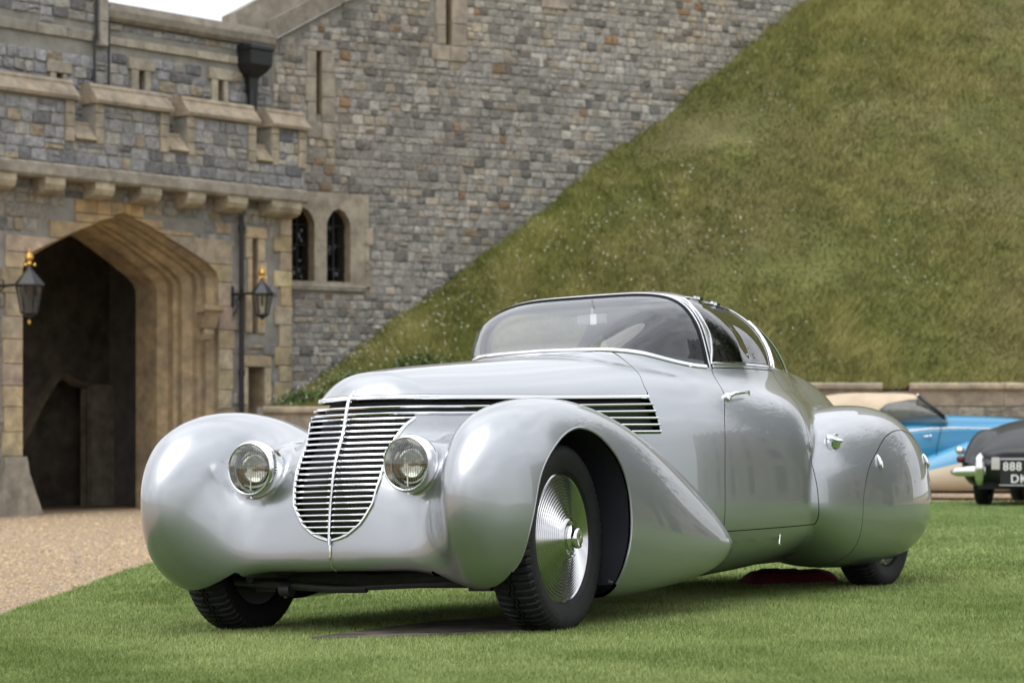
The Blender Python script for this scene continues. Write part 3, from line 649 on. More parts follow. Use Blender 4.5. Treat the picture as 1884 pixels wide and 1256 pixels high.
t = thing('downpipe', 'thin black iron downpipe on the gatehouse right of the arch', 'downpipe', tuple(FG(5.0, 1, .1)))
V, F = tube(FG(np.array([5.0, 5.0]), np.array([-.4, 4.78]), .10), .042, 10); obj('pipe', V, F, M_IRON, t, world=True)
for zz in (.6, 2.0, 3.3, 4.5):
    V, F = tube(FG(np.array([5.0, 5.0]), np.array([zz, zz+.1]), .10), .058, 10); obj('collar', V, F, M_IRON, t, world=True)
t = thing('rainwater_hopper', 'big black rainwater hopper head and pipe on the upper wall', 'hopper head', tuple(FG(5.56, 7, DU+.2)))
def hop(w_, z, d0, d1): return FG(np.array([5.56-w_, 5.56+w_, 5.56+w_, 5.56-w_]), z, np.array([d0, d0, d1, d1]))
rings = [(.27, 7.80), (.28, 7.77), (.28, 7.72), (.255, 7.70), (.25, 7.46), (.20, 7.36), (.10, 7.24), (.095, 7.0)]
V = np.concatenate([hop(w_, z, DU+.02, DU+.04+w_*1.3) for w_, z in rings]); F = [[k*4+i, (k+1)*4+i, (k+1)*4+(i+1) % 4, k*4+(i+1) % 4] for k in range(len(rings)-1) for i in range(4)]+[[0, 1, 2, 3]]
obj('hopper_head', V, F, M_IRON, t, world=True)
V, F = tube(FG(np.array([5.56, 5.56]), np.array([6.1, 7.05]), DU+.12), .085, 10); obj('pipe', V, F, M_IRON, t, world=True)
for s, a, b in ((2.10, 6.2, 7.55), (2.40, 6.6, 8.1), (2.14, 7.5, 9.2)):
    V, F = tube(FG(np.array([s, s]), np.array([a, b]), DU+.09), .022, 6); obj('cable', V, F, M_IRON, gate, world=True)

# ------------------------------------------------------------------ the coupe as an implicit body (x: rearwards from the front axle, y: to its left, z: up)
def pch(xs,ys):
    xs=np.array(xs,float);ys=np.array(ys,float)
    h=np.diff(xs);d=np.diff(ys)/h
    m=np.zeros_like(ys)
    for i in range(1,len(xs)-1):
        if d[i-1]*d[i]>0:
            w1=2*h[i]+h[i-1];w2=h[i]+2*h[i-1]
            m[i]=(w1+w2)/(w1/d[i-1]+w2/d[i])
    m[0]=d[0];m[-1]=d[-1]
    def ev(x):
        x=np.clip(x,xs[0],xs[-1])
        i=np.clip(np.searchsorted(xs,x)-1,0,len(xs)-2)
        t=(x-xs[i])/h[i];t2=t*t;t3=t2*t
        return (2*t3-3*t2+1)*ys[i]+(t3-2*t2+t)*h[i]*m[i]+(-2*t3+3*t2)*ys[i+1]+(t3-t2)*h[i]*m[i+1]
    return ev
def spl(*pts):
    # smooth natural cubic through (x,y) points, clamped outside
    xs=np.array([p[0] for p in pts],float);ys=np.array([p[1] for p in pts],float)
    n=len(xs);h=np.diff(xs)
    A=np.zeros((n,n));b=np.zeros(n);A[0,0]=A[-1,-1]=1
    for i in range(1,n-1):
        A[i,i-1]=h[i-1];A[i,i]=2*(h[i-1]+h[i]);A[i,i+1]=h[i]
        b[i]=6*((ys[i+1]-ys[i])/h[i]-(ys[i]-ys[i-1])/h[i-1])
    M=np.linalg.solve(A,b)
    def ev(x):
        x=np.clip(x,xs[0],xs[-1])
        i=np.clip(np.searchsorted(xs,x)-1,0,n-2)
        a=(xs[i+1]-x)/h[i];c=(x-xs[i])/h[i]
        return a*ys[i]+c*ys[i+1]+((a**3-a)*M[i]+(c**3-c)*M[i+1])*h[i]**2/6
    return ev
def smin(a,b,k):
    h=np.clip(.5+.5*(b-a)/k,0,1)
    return b+(a-b)*h-k*h*(1-h)
def smax(a,b,k): return -smin(-a,-b,k)
def supn(a,b,n): return (a**n+b**n+1e-9)**(1/n)

# ---- main body (bonnet, doors, tail) : loft along x
B_w=spl((-.5,.25),(-.1,.325),(.3,.40),(.8,.50),(1.2,.615),(1.5,.72),(1.8,.785),(2.2,.83),(2.55,.842),(2.8,.80),(3.1,.715),(3.5,.62),(4.0,.51),(4.5,.35),(5.0,.16))
B_t=spl((-.45,1.0),(-.2,1.055),(.1,1.095),(.5,1.128),(1.0,1.165),(1.4,1.185),(2.0,1.17),(2.6,1.15),(3.2,1.185),(3.7,1.205),(4.1,1.175),(4.5,1.075),(4.8,.92),(5.0,.72))
B_zc=spl((-.5,.66),(.5,.62),(1.5,.55),(3,.5),(5,.42))
B_b=spl((-.5,.32),(.4,.28),(1.0,.16),(3.0,.16),(4.0,.2),(5.0,.34))
B_n=spl((-.5,2.5),(.5,2.5),(1.2,2.8),(1.6,3.2),(2.6,3.2),(3.2,2.7),(4.0,2.2),(5.0,2.0))
B_xf=spl((.2,-.38),(.7,-.34),(.9,-.295),(.97,-.285),(1.03,-.27),(1.12,-.22),(1.3,-.05))
def f_body(x,y,z):
    w=B_w(x);zc=B_zc(x);up=z>zc
    h=np.where(up,B_t(x)-zc,zc-B_b(x))
    n=np.where(up,B_n(x),3.2)
    q=supn(np.abs(y)/w,np.abs(z-zc)/h,n)
    f=(q-1)*np.minimum(w,.3)
    # prow : front face, V in plan, raked, rolled at the top
    xf=B_xf(z)+0.9*y*y
    f=smax(f,xf-x,.16)
    return smax(f,x-4.95,.1)
# ---- nose block between the wings
def f_nose(x,y,z):
    xf=N_xf(z)+N_k(z)*y*y/(1+2.2*np.abs(y)**2)
    zt=.855+.02*x-.48*np.clip(np.abs(y)-.22,0,1)
    f=smax(xf-x,z-zt,.16)
    f=smax(f,(.262-z)*1.0,.05)
    f=smax(f,np.abs(y)-.68,.1)
    return smax(f,x-.6,.3)
N_xf=spl((.2,-.40),(.28,-.435),(.40,-.437),(.6,-.405),(.75,-.36),(.92,-.30),(1.1,-.2))
N_k=spl((.2,.05),(.45,.15),(.62,.5),(.85,1.9),(1.1,2.2))
# ---- front wing : teardrop
F_xa,F_xb=-.67,1.645
F_yo=spl((-.8,.80),(-.5,.90),(-.2,.938),(.2,.935),(.6,.935),(1.0,.92),(1.3,.90),(1.66,.87))   # outer extent
F_yi=spl((-.8,.64),(-.6,.57),(-.4,.51),(-.1,.47),(.6,.48),(1.66,.55))
F_top=spl((-.78,.64),(-.6,.825),(-.45,.882),(-.25,.92),(-.03,.935),(.2,.918),(.45,.868),(.8,.757),(1.1,.633),(1.4,.478),(1.66,.31))
F_bot=spl((-.78,.34),(-.6,.25),(-.4,.205),(-.1,.16),(.2,.13),(.6,.118),(1.0,.135),(1.35,.17),(1.55,.215),(1.66,.255))
F_zc=spl((-.78,.56),(0,.52),(.6,.42),(1.1,.34),(1.66,.295))
F_r=spl((-.8,.5),(-.4,.52),(.1,.62),(.5,.66),(1.66,.66))
F_nu=spl((-.8,2.2),(0,2.2),(.6,2.0),(1.66,1.7))
def f_fw(x,y,z):
    y=np.abs(y)
    yo=F_yo(x);yi=F_yi(x);yc=yi+(yo-yi)*F_r(x)
    zc=F_zc(x);up=z>zc
    h=np.where(up,F_top(x)-zc,zc-F_bot(x))
    w=np.where(y>yc,yo-yc,yc-yi)
    # round off the front in plan
    t=np.clip((-.05-x)/(-.05-F_xa),0,1.2)
    q=(np.abs(y-yc)/w)**2.3+(np.abs(z-zc)/h)**np.where(up,F_nu(x),2.6)+1e-9
    q=q+t**4.6
    # the tip
    tb=np.clip((x-1.30)/(F_xb-1.30),0,1.3)
    q=(q+.9*tb**3)**(1/2.3)
    return (q-1)*.2
# ---- rear wing
R_yo=spl((2.3,.86),(2.7,.925),(3.1,.965),(3.5,.972),(3.9,.95),(4.3,.88),(4.6,.8))
R_top=spl((2.4,.765),(2.6,.83),(2.9,.902),(3.2,.943),(3.5,.965),(3.8,.957),(4.1,.885),(4.4,.71))
R_bot=spl((2.4,.36),(2.6,.29),(2.85,.19),(3.2,.122),(3.6,.113),(4.0,.145),(4.4,.26))
def f_rw(x,y,z):
    y=np.abs(y)
    yo=R_yo(x);yc=.60;w=np.where(y>yc,yo-yc,.35)
    zc=.47;up=z>zc
    h=np.where(up,R_top(x)-zc,zc-R_bot(x))
    q=(np.abs(y-yc)/w)**2.6+(np.abs(z-zc)/h)**np.where(up,2.3,2.8)+1e-9
    ta=np.clip((3.0-x)/(3.0-2.40),0,1.3);tb=np.clip((x-3.5)/(4.53-3.5),0,1.3)
    q=(q+ta**4.4+tb**3.4)**(1/2.5)
    return (q-1)*.3
# ---- cabin
C_t=spl((1.27,1.10),(1.36,1.205),(1.45,1.28),(1.62,1.395),(1.85,1.485),(2.1,1.522),(2.35,1.532),(2.6,1.533),(3.0,1.475),(3.4,1.37),(3.8,1.19),(4.1,1.05))
def f_cab(x,y,z):
    zc=1.0
    h=np.maximum(C_t(x)-zc,.04)
    ta=np.clip((2.4-x)/(2.4-1.26),0,1.0);tb=np.clip((x-2.1)/(3.85-2.1),0,1.0)
    w=.655*np.where(x<2.2,(1-np.minimum(ta,.995)**2.4)**(1/2.4),(1-np.minimum(tb,.995)**1.9)**(1/1.6))
    w=np.maximum(w,.05)
    n=2.3+3.2*np.clip((2.35-x)/.7,0,1)**1.2
    q=supn(np.abs(y)/w,np.abs(z-zc)/h,n)
    f=(q-1)*np.minimum(w,h)
    f=smax(f,1.27-x,.02);f=smax(f,x-4.05,.05)
    return smax(f,.9-z,.05)
# ---- headlamp pods
def f_pod(x,y,z):
    y=np.abs(y)
    a=np.array([-.43,.376,.684]);b=np.array([.02,.45,.69])
    d=b-a;L=d@d
    t=np.clip(((x-a[0])*d[0]+(y-a[1])*d[1]+(z-a[2])*d[2])/L,0,1)
    r=.098-.05*t**1.4
    dd=np.sqrt((x-a[0]-t*d[0])**2+(y-a[1]-t*d[1])**2+(z-a[2]-t*d[2])**2)-r
    return smax(dd,-.425-x,.01)
def nrm(f,x,y,z,e=1e-3,cap=9.):
    v=f(x,y,z)
    gx=(f(x+e,y,z)-v)/e;gy=(f(x,y+e,z)-v)/e;gz=(f(x,y,z+e)-v)/e
    return v/np.clip(np.sqrt(gx*gx+gy*gy+gz*gz),.35,cap)
def field(x,y,z):
    b=nrm(f_body,x,y,z);no=f_nose(x,y,z);fw=nrm(f_fw,x,y,z);rw=nrm(f_rw,x,y,z);c=nrm(f_cab,x,y,z,1e-3,1.25);p=f_pod(x,y,z)
    f=smin(b,c,.07)
    f=smin(f,rw,.016)
    g=smin(fw,no,.22)
    g=smin(g,p,.05)
    return smin(f,g,.03)
def extract(h,lo=(-.86,-.06,.08),hi=(5.02,1.02,1.60)):
    ax=[np.arange(lo[i],hi[i]+h,h) for i in range(3)]
    X,Y,Z=np.meshgrid(*ax,indexing='ij')
    F=np.empty(X.shape)
    for i0 in range(0,len(ax[0]),32):
        s=slice(i0,i0+32)
        F[s]=field(X[s],Y[s],Z[s])
    ins=F<0
    nx,ny,nz=F.shape
    # cell vertices
    S=np.zeros((nx-1,ny-1,nz-1),int)
    for dx in (0,1):
        for dy in (0,1):
            for dz in (0,1): S+=ins[dx:nx-1+dx,dy:ny-1+dy,dz:nz-1+dz]
    act=(S>0)&(S<8)
    idx=-np.ones(act.shape,int);idx[act]=np.arange(act.sum())
    ci=np.argwhere(act)
    acc=np.zeros((len(ci),3));cnt=np.zeros(len(ci))
    cor=[(a,b,c) for a in (0,1) for b in (0,1) for c in (0,1)]
    for a in cor:
        for k in range(3):
            if a[k]==0:
                b=list(a);b[k]=1
                fa=F[ci[:,0]+a[0],ci[:,1]+a[1],ci[:,2]+a[2]];fb=F[ci[:,0]+b[0],ci[:,1]+b[1],ci[:,2]+b[2]]
                m=(fa<0)!=(fb<0)
                t=np.where(m,fa/np.where(m,fa-fb,1),0)
                p=ci+np.array(a)+0.0
                p[:,k]+=t
                acc+=p*m[:,None];cnt+=m
    V=np.array(lo)+h*acc/cnt[:,None]
    quads=[]
    for k in range(3):
        sl=[slice(None)]*3;sl2=[slice(None)]*3
        sl[k]=slice(0,-1);sl2[k]=slice(1,None)
        ch=ins[tuple(sl)]!=ins[tuple(sl2)]
        e=np.argwhere(ch)
        o=[j for j in range(3) if j!=k]
        e=e[(e[:,o[0]]>0)&(e[:,o[1]]>0)&(e[:,o[0]]<F.shape[o[0]]-1)&(e[:,o[1]]<F.shape[o[1]]-1)]
        def c(d0,d1):
            q=e.copy();q[:,o[0]]-=d0;q[:,o[1]]-=d1
            return idx[q[:,0],q[:,1],q[:,2]]
        Q=np.stack([c(1,1),c(0,1),c(0,0),c(1,0)],1)
        i=ins[e[:,0],e[:,1],e[:,2]]
        if k==1: i=~i
        Q[~i]=Q[~i][:,::-1]
        quads.append(Q)
    Q=np.concatenate(quads)
    return V,Q
def grad(P,e=2e-3):
    x,y,z=P.T
    return np.stack([(field(x+e,y,z)-field(x-e,y,z)),(field(x,y+e,z)-field(x,y-e,z)),(field(x,y,z+e)-field(x,y,z-e))],1)/(2*e)
def project(V,it=3):
    for _ in range(it):
        f=field(*V.T);g=grad(V)
        d=f[:,None]*g/np.maximum((g*g).sum(1),.2)[:,None]
        l=np.linalg.norm(d,axis=1,keepdims=True)
        V=V-d*np.minimum(1,.02/np.maximum(l,1e-9))
    g=grad(V)
    return V,g/np.linalg.norm(g,axis=1,keepdims=True)

# ------------------------------------------------------------------ the silver coupe, built from its field
def tri(Q): return np.concatenate([Q[:, [0, 1, 2]], Q[:, [0, 2, 3]]])
def clip(M, s):
    """keep the part of a triangle mesh where s < 0, cutting the triangles on the boundary"""
    V, N, F = M; ins = s < 0; c = ins[F].sum(1)
    keep = [F[c == 3]]; A = F[c == 1]; Bq = F[c == 2]
    def roll(T, first):
        i = np.argmax(first, 1); r = np.arange(len(T)); return np.stack([T[r, i], T[r, (i+1) % 3], T[r, (i+2) % 3]], 1)
    A = roll(A, ins[A]) if len(A) else A; Bq = roll(Bq, ~ins[Bq]) if len(Bq) else Bq
    E = np.concatenate([A[:, [0, 1]], A[:, [0, 2]], Bq[:, [0, 1]], Bq[:, [0, 2]]])
    if len(E):
        Es = np.sort(E, 1); u, inv = np.unique(Es, axis=0, return_inverse=True); inv = inv.ravel()
        a, b = u[:, 0], u[:, 1]; t = (s[a]/(s[a]-s[b]))[:, None]
        nV = V[a]+(V[b]-V[a])*t; nN = N[a]+(N[b]-N[a])*t; nN /= np.linalg.norm(nN, axis=1, keepdims=True)+1e-12
        ids = len(V)+inv; na, nb = len(A), len(Bq)
        e0, e1, e2, e3 = ids[:na], ids[na:2*na], ids[2*na:2*na+nb], ids[2*na+nb:]
        keep += [np.stack([A[:, 0], e0, e1], 1), np.stack([e2, Bq[:, 1], Bq[:, 2]], 1), np.stack([e2, Bq[:, 2], e3], 1)]
        V = np.concatenate([V, nV]); N = np.concatenate([N, nN])
    F = np.concatenate(keep); used = np.unique(F); mp_ = -np.ones(len(V), int); mp_[used] = np.arange(len(used))
    return V[used], N[used], mp_[F]
def split(M, fn, gap=0.):
    """(inside, outside) of the region fn(x,y,z) < 0, with a shut line"""
    s = fn(*M[0].T); return clip(M, s+gap), clip(M, -s+gap)
def rim(M, depth=.010, y0=True):
    """turn the open edges inward so that panels have thickness"""
    V, N, F = M; E = np.concatenate([F[:, [0, 1]], F[:, [1, 2]], F[:, [2, 0]]]); Es = np.sort(E, 1)
    u, i, c = np.unique(Es, axis=0, return_index=True, return_counts=True); B = E[i[c == 1]]
    B = B[~((np.abs(V[B[:, 0], 1]) < 2e-3) & (np.abs(V[B[:, 1], 1]) < 2e-3))]
    v = np.unique(B); m = {k: j for j, k in enumerate(v)}; n = len(V)
    top = V[v]; bot = V[v]-N[v]*depth
    b0 = np.array([m[k] for k in B[:, 0]]); b1 = np.array([m[k] for k in B[:, 1]]); k = len(v)
    # separate vertices so that the edge shades crisply
    Eo = V[B[:, 0]]-V[B[:, 1]]; nn = np.cross(N[B[:, 0]], Eo); nn /= np.linalg.norm(nn, axis=1, keepdims=True)+1e-12
    acc = np.zeros((k, 3)); np.add.at(acc, b0, -nn); np.add.at(acc, b1, -nn); acc /= np.linalg.norm(acc, axis=1, keepdims=True)+1e-12
    q = np.stack([n+b1, n+b0, n+k+b0, n+k+b1], 1)
    return np.concatenate([V, top, bot]), np.concatenate([N, acc, acc]), np.concatenate([F, q[:, [0, 1, 2]], q[:, [0, 2, 3]]])
def both(M):
    V, N, F = M; s = np.array([1, -1, 1]); return np.concatenate([V, V*s]), np.concatenate([N, N*s]), np.concatenate([F, F[:, ::-1]+len(V)])
def mirror(M):
    V, N, F = M; s = np.array([1, -1, 1]); return V*s, N*s, F[:, ::-1]

XH = spl((1.05, 1.885), (1.14, 1.878), (1.22, 1.86), (1.30, 1.845), (1.38, 1.835), (1.44, 1.845), (1.52, 1.865))
ZB = pch([0, .31, .39, .45, .51, .56, .605, .66], [1.207, 1.199, 1.193, 1.183, 1.160, 1.138, 1.122, 1.118])
ARCH = smooth_poly([(-.44, .10), (-.438, .24), (-.425, .30), (-.418, .396), (-.398, .485), (-.359, .609), (-.289, .691), (-.177, .759), (-.068, .797), (.041, .811), (.155, .794), (.25, .748), (.329, .68), (.375, .592), (.393, .487), (.39, .371), (.372, .276), (.36, .196), (.355, .10)], 4, closed=False)
ARCH = np.concatenate([ARCH, [(.35, -.5), (-.44, -.5)]])
DOOR = smooth_poly([(1.895, 1.118), (1.862, 1.02), (1.75, .876), (1.703, .70), (1.69, .50), (1.69, .349)], 6, False).tolist()+smooth_poly([(2.585, .357), (2.562, .45), (2.560, .636), (2.575, .80), (2.612, .914), (2.665, 1.02), (2.70, 1.128)], 6, False).tolist()
SWIN = [(1.90, 1.139), (2.665, 1.146)]+smooth_poly([(2.70, 1.20), (2.722, 1.28), (2.715, 1.36), (2.655, 1.425), (2.54, 1.453), (2.3, 1.462), (2.05, 1.462), (1.925, 1.455)], 6, False).tolist()+smooth_poly([(1.888, 1.41), (1.897, 1.34), (1.915, 1.27), (1.916, 1.20)], 4, False).tolist()
QWIN = [(2.725, 1.143)]+smooth_poly([(3.10, 1.122), (3.07, 1.19), (2.98, 1.29), (2.86, 1.365), (2.785, 1.385)], 6, False).tolist()+smooth_poly([(2.770, 1.34), (2.757, 1.24)], 3, False).tolist()
SPAT = smooth_poly([(3.12, .05), (3.01, .20), (2.955, .33), (2.955, .48), (3.035, .61), (3.17, .695), (3.40, .788), (3.66, .826), (3.88, .80), (4.08, .72), (4.22, .58), (4.28, .42), (4.27, .25), (4.2, .05)], 5, False)
def YG(z): return np.interp(z, [.386, .392, .41, .45, .48, .53, .62, .70, .79, .836, .872], [0, .03, .08, .135, .158, .188, .204, .208, .213, .228, .252])
def ZU(x): return .968+.010*np.clip(x, 0, 1.4)
def ZL(x): return .886-.083*np.clip((x-.45)/.25, 0, 1)
r_ws = lambda x, y, z: np.maximum.reduce([x-XH(z), ZB(np.abs(y))-z, 1.1-z])
r_arch = lambda x, y, z: np.maximum.reduce([sdpoly(x, z, ARCH), .60-np.abs(y), z-.84])
r_floor = lambda x, y, z: np.maximum.reduce([-.44-x, x-.36, z-.27, .46-np.abs(y)])
r_lamp = lambda x, y, z: np.maximum(np.sqrt((np.abs(y)-.376)**2+(z-.684)**2)-.088, x+.36)
r_sw = lambda x, y, z: np.maximum.reduce([sdpoly(x, z, SWIN), .25-np.abs(y)])
r_qw = lambda x, y, z: np.maximum.reduce([sdpoly(x, z, QWIN), .2-np.abs(y)])
r_door = lambda x, y, z: np.maximum.reduce([sdpoly(x, z, DOOR), .3-np.abs(y)])
r_spat = lambda x, y, z: np.maximum.reduce([sdpoly(x, z, SPAT), .62-np.abs(y)])
r_grille = lambda x, y, z: np.minimum(np.maximum.reduce([np.abs(y)-YG(z), x+.05, z-.895, .386-z]), np.maximum.reduce([ZL(x)-z, z-ZU(x), x-1.30, np.abs(y)-B_w(x)-.02]))
XBN = pch([0, .25, .36, .42, .50, .56, .7], [1.285, 1.335, 1.39, 1.40, 1.365, 1.315, 1.30])
r_bonnet = lambda x, y, z: np.maximum.reduce([ZU(x)-z, x-XBN(np.abs(y)), z-1.25])

V, Q = extract(.021); V, N = project(V, 2)
half = clip((V, N, tri(Q)), -V[:, 1]); shell = half
_, half = split(half, r_arch); _, half = split(half, r_floor); _, half = split(half, r_lamp)
ws_p, half = split(half, r_ws); sw_p, half = split(half, r_sw); qw_p, half = split(half, r_qw)
door_p, half = split(half, r_door, .0022); spat_p, half = split(half, r_spat, .0022)
gr_p, half = split(half, r_grille); bon_p, half = split(half, r_bonnet, .0018)

M_PAINT = mat('silver_paint', (.375, .392, .416), rough=.36, metal=.84, coat=1., coat_rough=.012)
M_PAINT.node_tree.nodes['Principled BSDF'].inputs['Coat IOR'].default_value = 1.75
M_LINER = mat('dark_liner', (.008, .008, .014), rough=.75)
M_TRIM = mat('cabin_trim', (.10, .095, .09), rough=.8)
G_WS = glass('windscreen_glass', (.93, .96, .97), ior=1.6, haze=(.05, (.60, .68, .80))); G_SW = glass('side_glass', (.66, .66, .645), ior=1.45)  # bluish diffuse layer: smear plus sky reflection put in as colour

car = thing('vintage_coupe', 'long silver streamlined 1930s coupe with teardrop wings parked on the lawn', 'car')
CAR_TY = .72
_r = np.array([1.815, 3.22, 0]); _r /= np.linalg.norm(_r); _l0 = np.array([_r[1], -_r[0], 0]); _l = _l0*math.cos(math.radians(1.8))+np.array([0, 0, math.sin(math.radians(1.8))])
_n = np.cross(_r, _l); _n = _n if _n[2] > 0 else -_n
_O = np.array([.127, 9.7, 0])-CAR_TY*_l
Mx = np.eye(4); Mx[:3, 0], Mx[:3, 1], Mx[:3, 2], Mx[:3, 3] = _r, _l, _n, _O
# (the car's y axis points to its left side; the triad is left handed, so y is flipped below)
if np.linalg.det(Mx[:3, :3]) < 0: Mx[:3, 1] *= -1; FLIP = -1
else: FLIP = 1
car.matrix_world = Matrix(Mx.tolist())
def fx(V): V = np.array(V, float); V[..., 1] *= FLIP; return V
def cobj(name, M, m, parent=car):
    V, N, F = M
    if FLIP < 0: F = F[:, ::-1]
    return obj(name, fx(V), F, m, parent, N=fx(N), smooth=True)
def cpart(name, VF, m, parent=car, smooth=True, ang=None):
    V, F = VF
    if FLIP < 0: F = [f[::-1] for f in F]
    o = obj(name, fx(V), F, m, parent, smooth=smooth)
    if smooth: o.data.set_sharp_from_angle(angle=math.radians(ang or 40))
    return o
def off(M, d): return M[0]-M[1]*d, M[1], M[2]

body = cobj('body', rim(both(half), .014), M_PAINT)
cobj('bonnet', rim(both(bon_p), .012), M_PAINT)
door_l = cobj('door', rim(door_p, .014), M_PAINT); door_r = cobj('door', rim(mirror(door_p), .014), M_PAINT)
spat_l = cobj('wheel_spat', rim(spat_p, .012), M_PAINT); spat_r = cobj('wheel_spat', rim(mirror(spat_p), .012), M_PAINT)
windscreen = cobj('windscreen', both(ws_p), G_WS)
swl = cobj('side_window', sw_p, G_SW); swr = cobj('side_window', mirror(sw_p), G_SW)
qwl = cobj('quarter_window', qw_p, G_SW); qwr = cobj('quarter_window', mirror(qw_p), G_SW)
cobj('grille_backing', off(both(gr_p), .045), M_BLACK)
# inner skins : dark behind the shut lines, cloth trim in the cabin
lin, _ = split(half, lambda x, y, z: np.maximum(x-1.35, .30-np.abs(y)+0*x)); cobj('wing_lining', off(both(lin), .016), M_LINER)
cab_in = [off(m_, .022) for m_ in (split(half, lambda x, y, z: 1.35-x)[0], door_p)]
Vc = np.concatenate([m_[0] for m_ in cab_in]); Nc = np.concatenate([m_[1] for m_ in cab_in]); Fc = np.concatenate([cab_in[0][2], cab_in[1][2]+len(cab_in[0][0])])
cobj('cabin_lining', both((Vc, Nc, Fc)), M_TRIM)
cobj('spat_lining', off(both(spat_p), .02), M_LINER)

# --- ray casts onto the field
def first_hit(P, D, tmax, n=160):
    t = np.linspace(0, tmax, n); X = P[:, None]+D[:, None]*t[None, :, None]; f = field(X[..., 0], X[..., 1], X[..., 2])
    s = f < 0; i = np.clip(np.argmax(s, 1), 1, None); r = np.arange(len(P)); a, b = t[i-1], t[i]; fa, fb = f[r, i-1], f[r, i]
    for _ in range(8):
        m_ = (a+b)/2; X = P+D*m_[:, None]; fm = field(*X.T); k = fm < 0; b = np.where(k, m_, b); a = np.where(k, a, m_)
    return P+D*((a+b)/2)[:, None]
def surf_y(x, z, y0=1.05):
    x = np.asarray(x, float); z = np.asarray(z, float)+0*x; P = np.stack([x, y0+0*x, z], 1); return first_hit(P, np.broadcast_to(np.array([0, -1., 0]), P.shape), np.max(y0), 200)
def surf_x(y, z, x0=-.9, L=1.6):
    y = np.asarray(y, float); z = np.asarray(z, float)+0*y; P = np.stack([x0+0*y, y, z], 1); return first_hit(P, np.broadcast_to(np.array([1., 0, 0]), P.shape), L, 200)
def normals(P): g = grad(P); return g/np.linalg.norm(g, axis=1, keepdims=True)
def sym(P): return np.concatenate([(P*np.array([1, -1, 1]))[::-1], P[1:]])
def strip(name, P, w_, h, m, parent, lift=.0, closed=False, k=8):
    """trim lying on the body along P : half width w_ across, half height h along the normal"""
    Nn = normals(np.abs(P)*np.array([np.sign(P[:, 0])*1, 1, 1]).T if False else np.stack([P[:, 0], np.abs(P[:, 1]), P[:, 2]], 1)); Nn[:, 1] *= np.where(P[:, 1] < 0, -1, 1)
    return cpart(name, tube(P+Nn*lift, h, k, closed=closed, up=Nn, ry=w_), m, parent)

# --- windscreen and window trims
yb = np.linspace(0, .612, 34); base = surf_x(yb, ZB(yb), 1.0, 1.2); strip('lower_trim', sym(base), .011, .006, M_CHROME, windscreen, .003)
th = np.concatenate([np.linspace(0, .9, 26), np.linspace(.93, 1.52, 20)])       # hoop : polar cast in the plane of the screen's rear edge
hoop = np.stack([np.full(len(th), 1.83), np.cos(th)*1.0, 1.12+np.sin(th)*1.0], 1)
for _ in range(3):
    hoop[:, 0] = XH(np.clip(hoop[:, 2], 1.1, 1.5)); P = np.stack([hoop[:, 0], np.cos(th)*.9, 1.12+np.sin(th)*.9], 1); D = np.stack([0*th, -np.cos(th), -np.sin(th)], 1); hoop = first_hit(P, D, .89)
hp = sym(hoop[::-1]); strip('screen_frame', hp, .006, .006, M_CHROME, windscreen, .003)
strip('screen_seal', hp+np.array([-.016, 0, 0]), .005, .005, M_BLACK, windscreen, .0); strip('rear_frame', hp+np.array([.034, 0, 0]), .005, .006, M_CHROME, body, .003); strip('pillar_seal', hp+np.array([.018, 0, 0]), .014, .004, M_BLACK, body, .001)
def side_path(poly, n=110, closed=True):
    P = np.array(poly); P = np.concatenate([P, P[:1]]) if closed else P; d_ = np.r_[0, np.cumsum(np.hypot(*np.diff(P, axis=0).T))]; t_ = np.linspace(0, d_[-1], n+1)[:n if closed else n+1]
    x, z = np.interp(t_, d_, P[:, 0]), np.interp(t_, d_, P[:, 1]); return surf_y(x, z)
fl = np.array([1, -1, 1])
for q, (wn_, poly, w_) in enumerate(((swl, SWIN, .007), (swr, SWIN, .007), (qwl, QWIN, .007), (qwr, QWIN, .007))):
    P = side_path(poly)*(fl if q % 2 else 1); strip('window_frame', P, w_, .006, M_CHROME, wn_, .003, closed=True)
    strip('window_seal', (lambda c_: c_+(P-c_)*.965)(P.mean(0)), .008, .003, M_BLACK, wn_, .001, closed=True)
for s in (1, -1):
    for x in (2.115, 2.50):
        p = surf_y(np.array([x]), np.array([1.462]), .8)[0]*np.array([1, s, 1])
        cpart('hinge', join([tube([p+np.array([-.022, 0, .008]), p+np.array([.022, 0, .008])], .009, 8), box(p+np.array([0, s*.012, .0]), (.036, .03, .012))]), M_CHROME)
# glazing slot of the sliding pane, faint handle
for s in (1, -1):
    p = np.array([2.40, .585*s, 1.20]); cpart('window_latch', tube([p, p+np.array([.10, -.01*s, -.045])], .007, 6), M_CHROME)

# --- grille, bonnet strips
grille = cpart('grille', tube(sym(surf_x(YG(np.linspace(.3865, .872, 46)), np.linspace(.3865, .872, 46), -.8, 1.2)), .0085, 8), M_CHROME)
zz = np.linspace(.37, .955, 22); cb = surf_x(0*zz, zz, -.8, 1.2); cpart('centre_bar', tube(cb+np.array([-.010, 0, 0]), .008, 8, ry=.0075), M_CHROME, grille)
zz = np.linspace(.265, .372, 8); cb = surf_x(0*zz, zz, -.8, 1.2); cpart('nose_seam', tube(cb+np.array([-.002, 0, 0]), .004, 8, ry=.006), M_CHROME, body)
for k in range(20):
    z = .8725-k*.0240; yg = float(YG(z))-.004
    if yg < .03: continue
    y = np.linspace(0, yg, 14); P = surf_x(y, np.full(14, z), -.8, 1.2); P[:, 0] -= .002; P[0, 0] += .004
    cpart('grille_bar', tube(sym(P), .0052, 8, up=np.array([0, 0, 1.]), ry=.009), M_CHROME, grille)
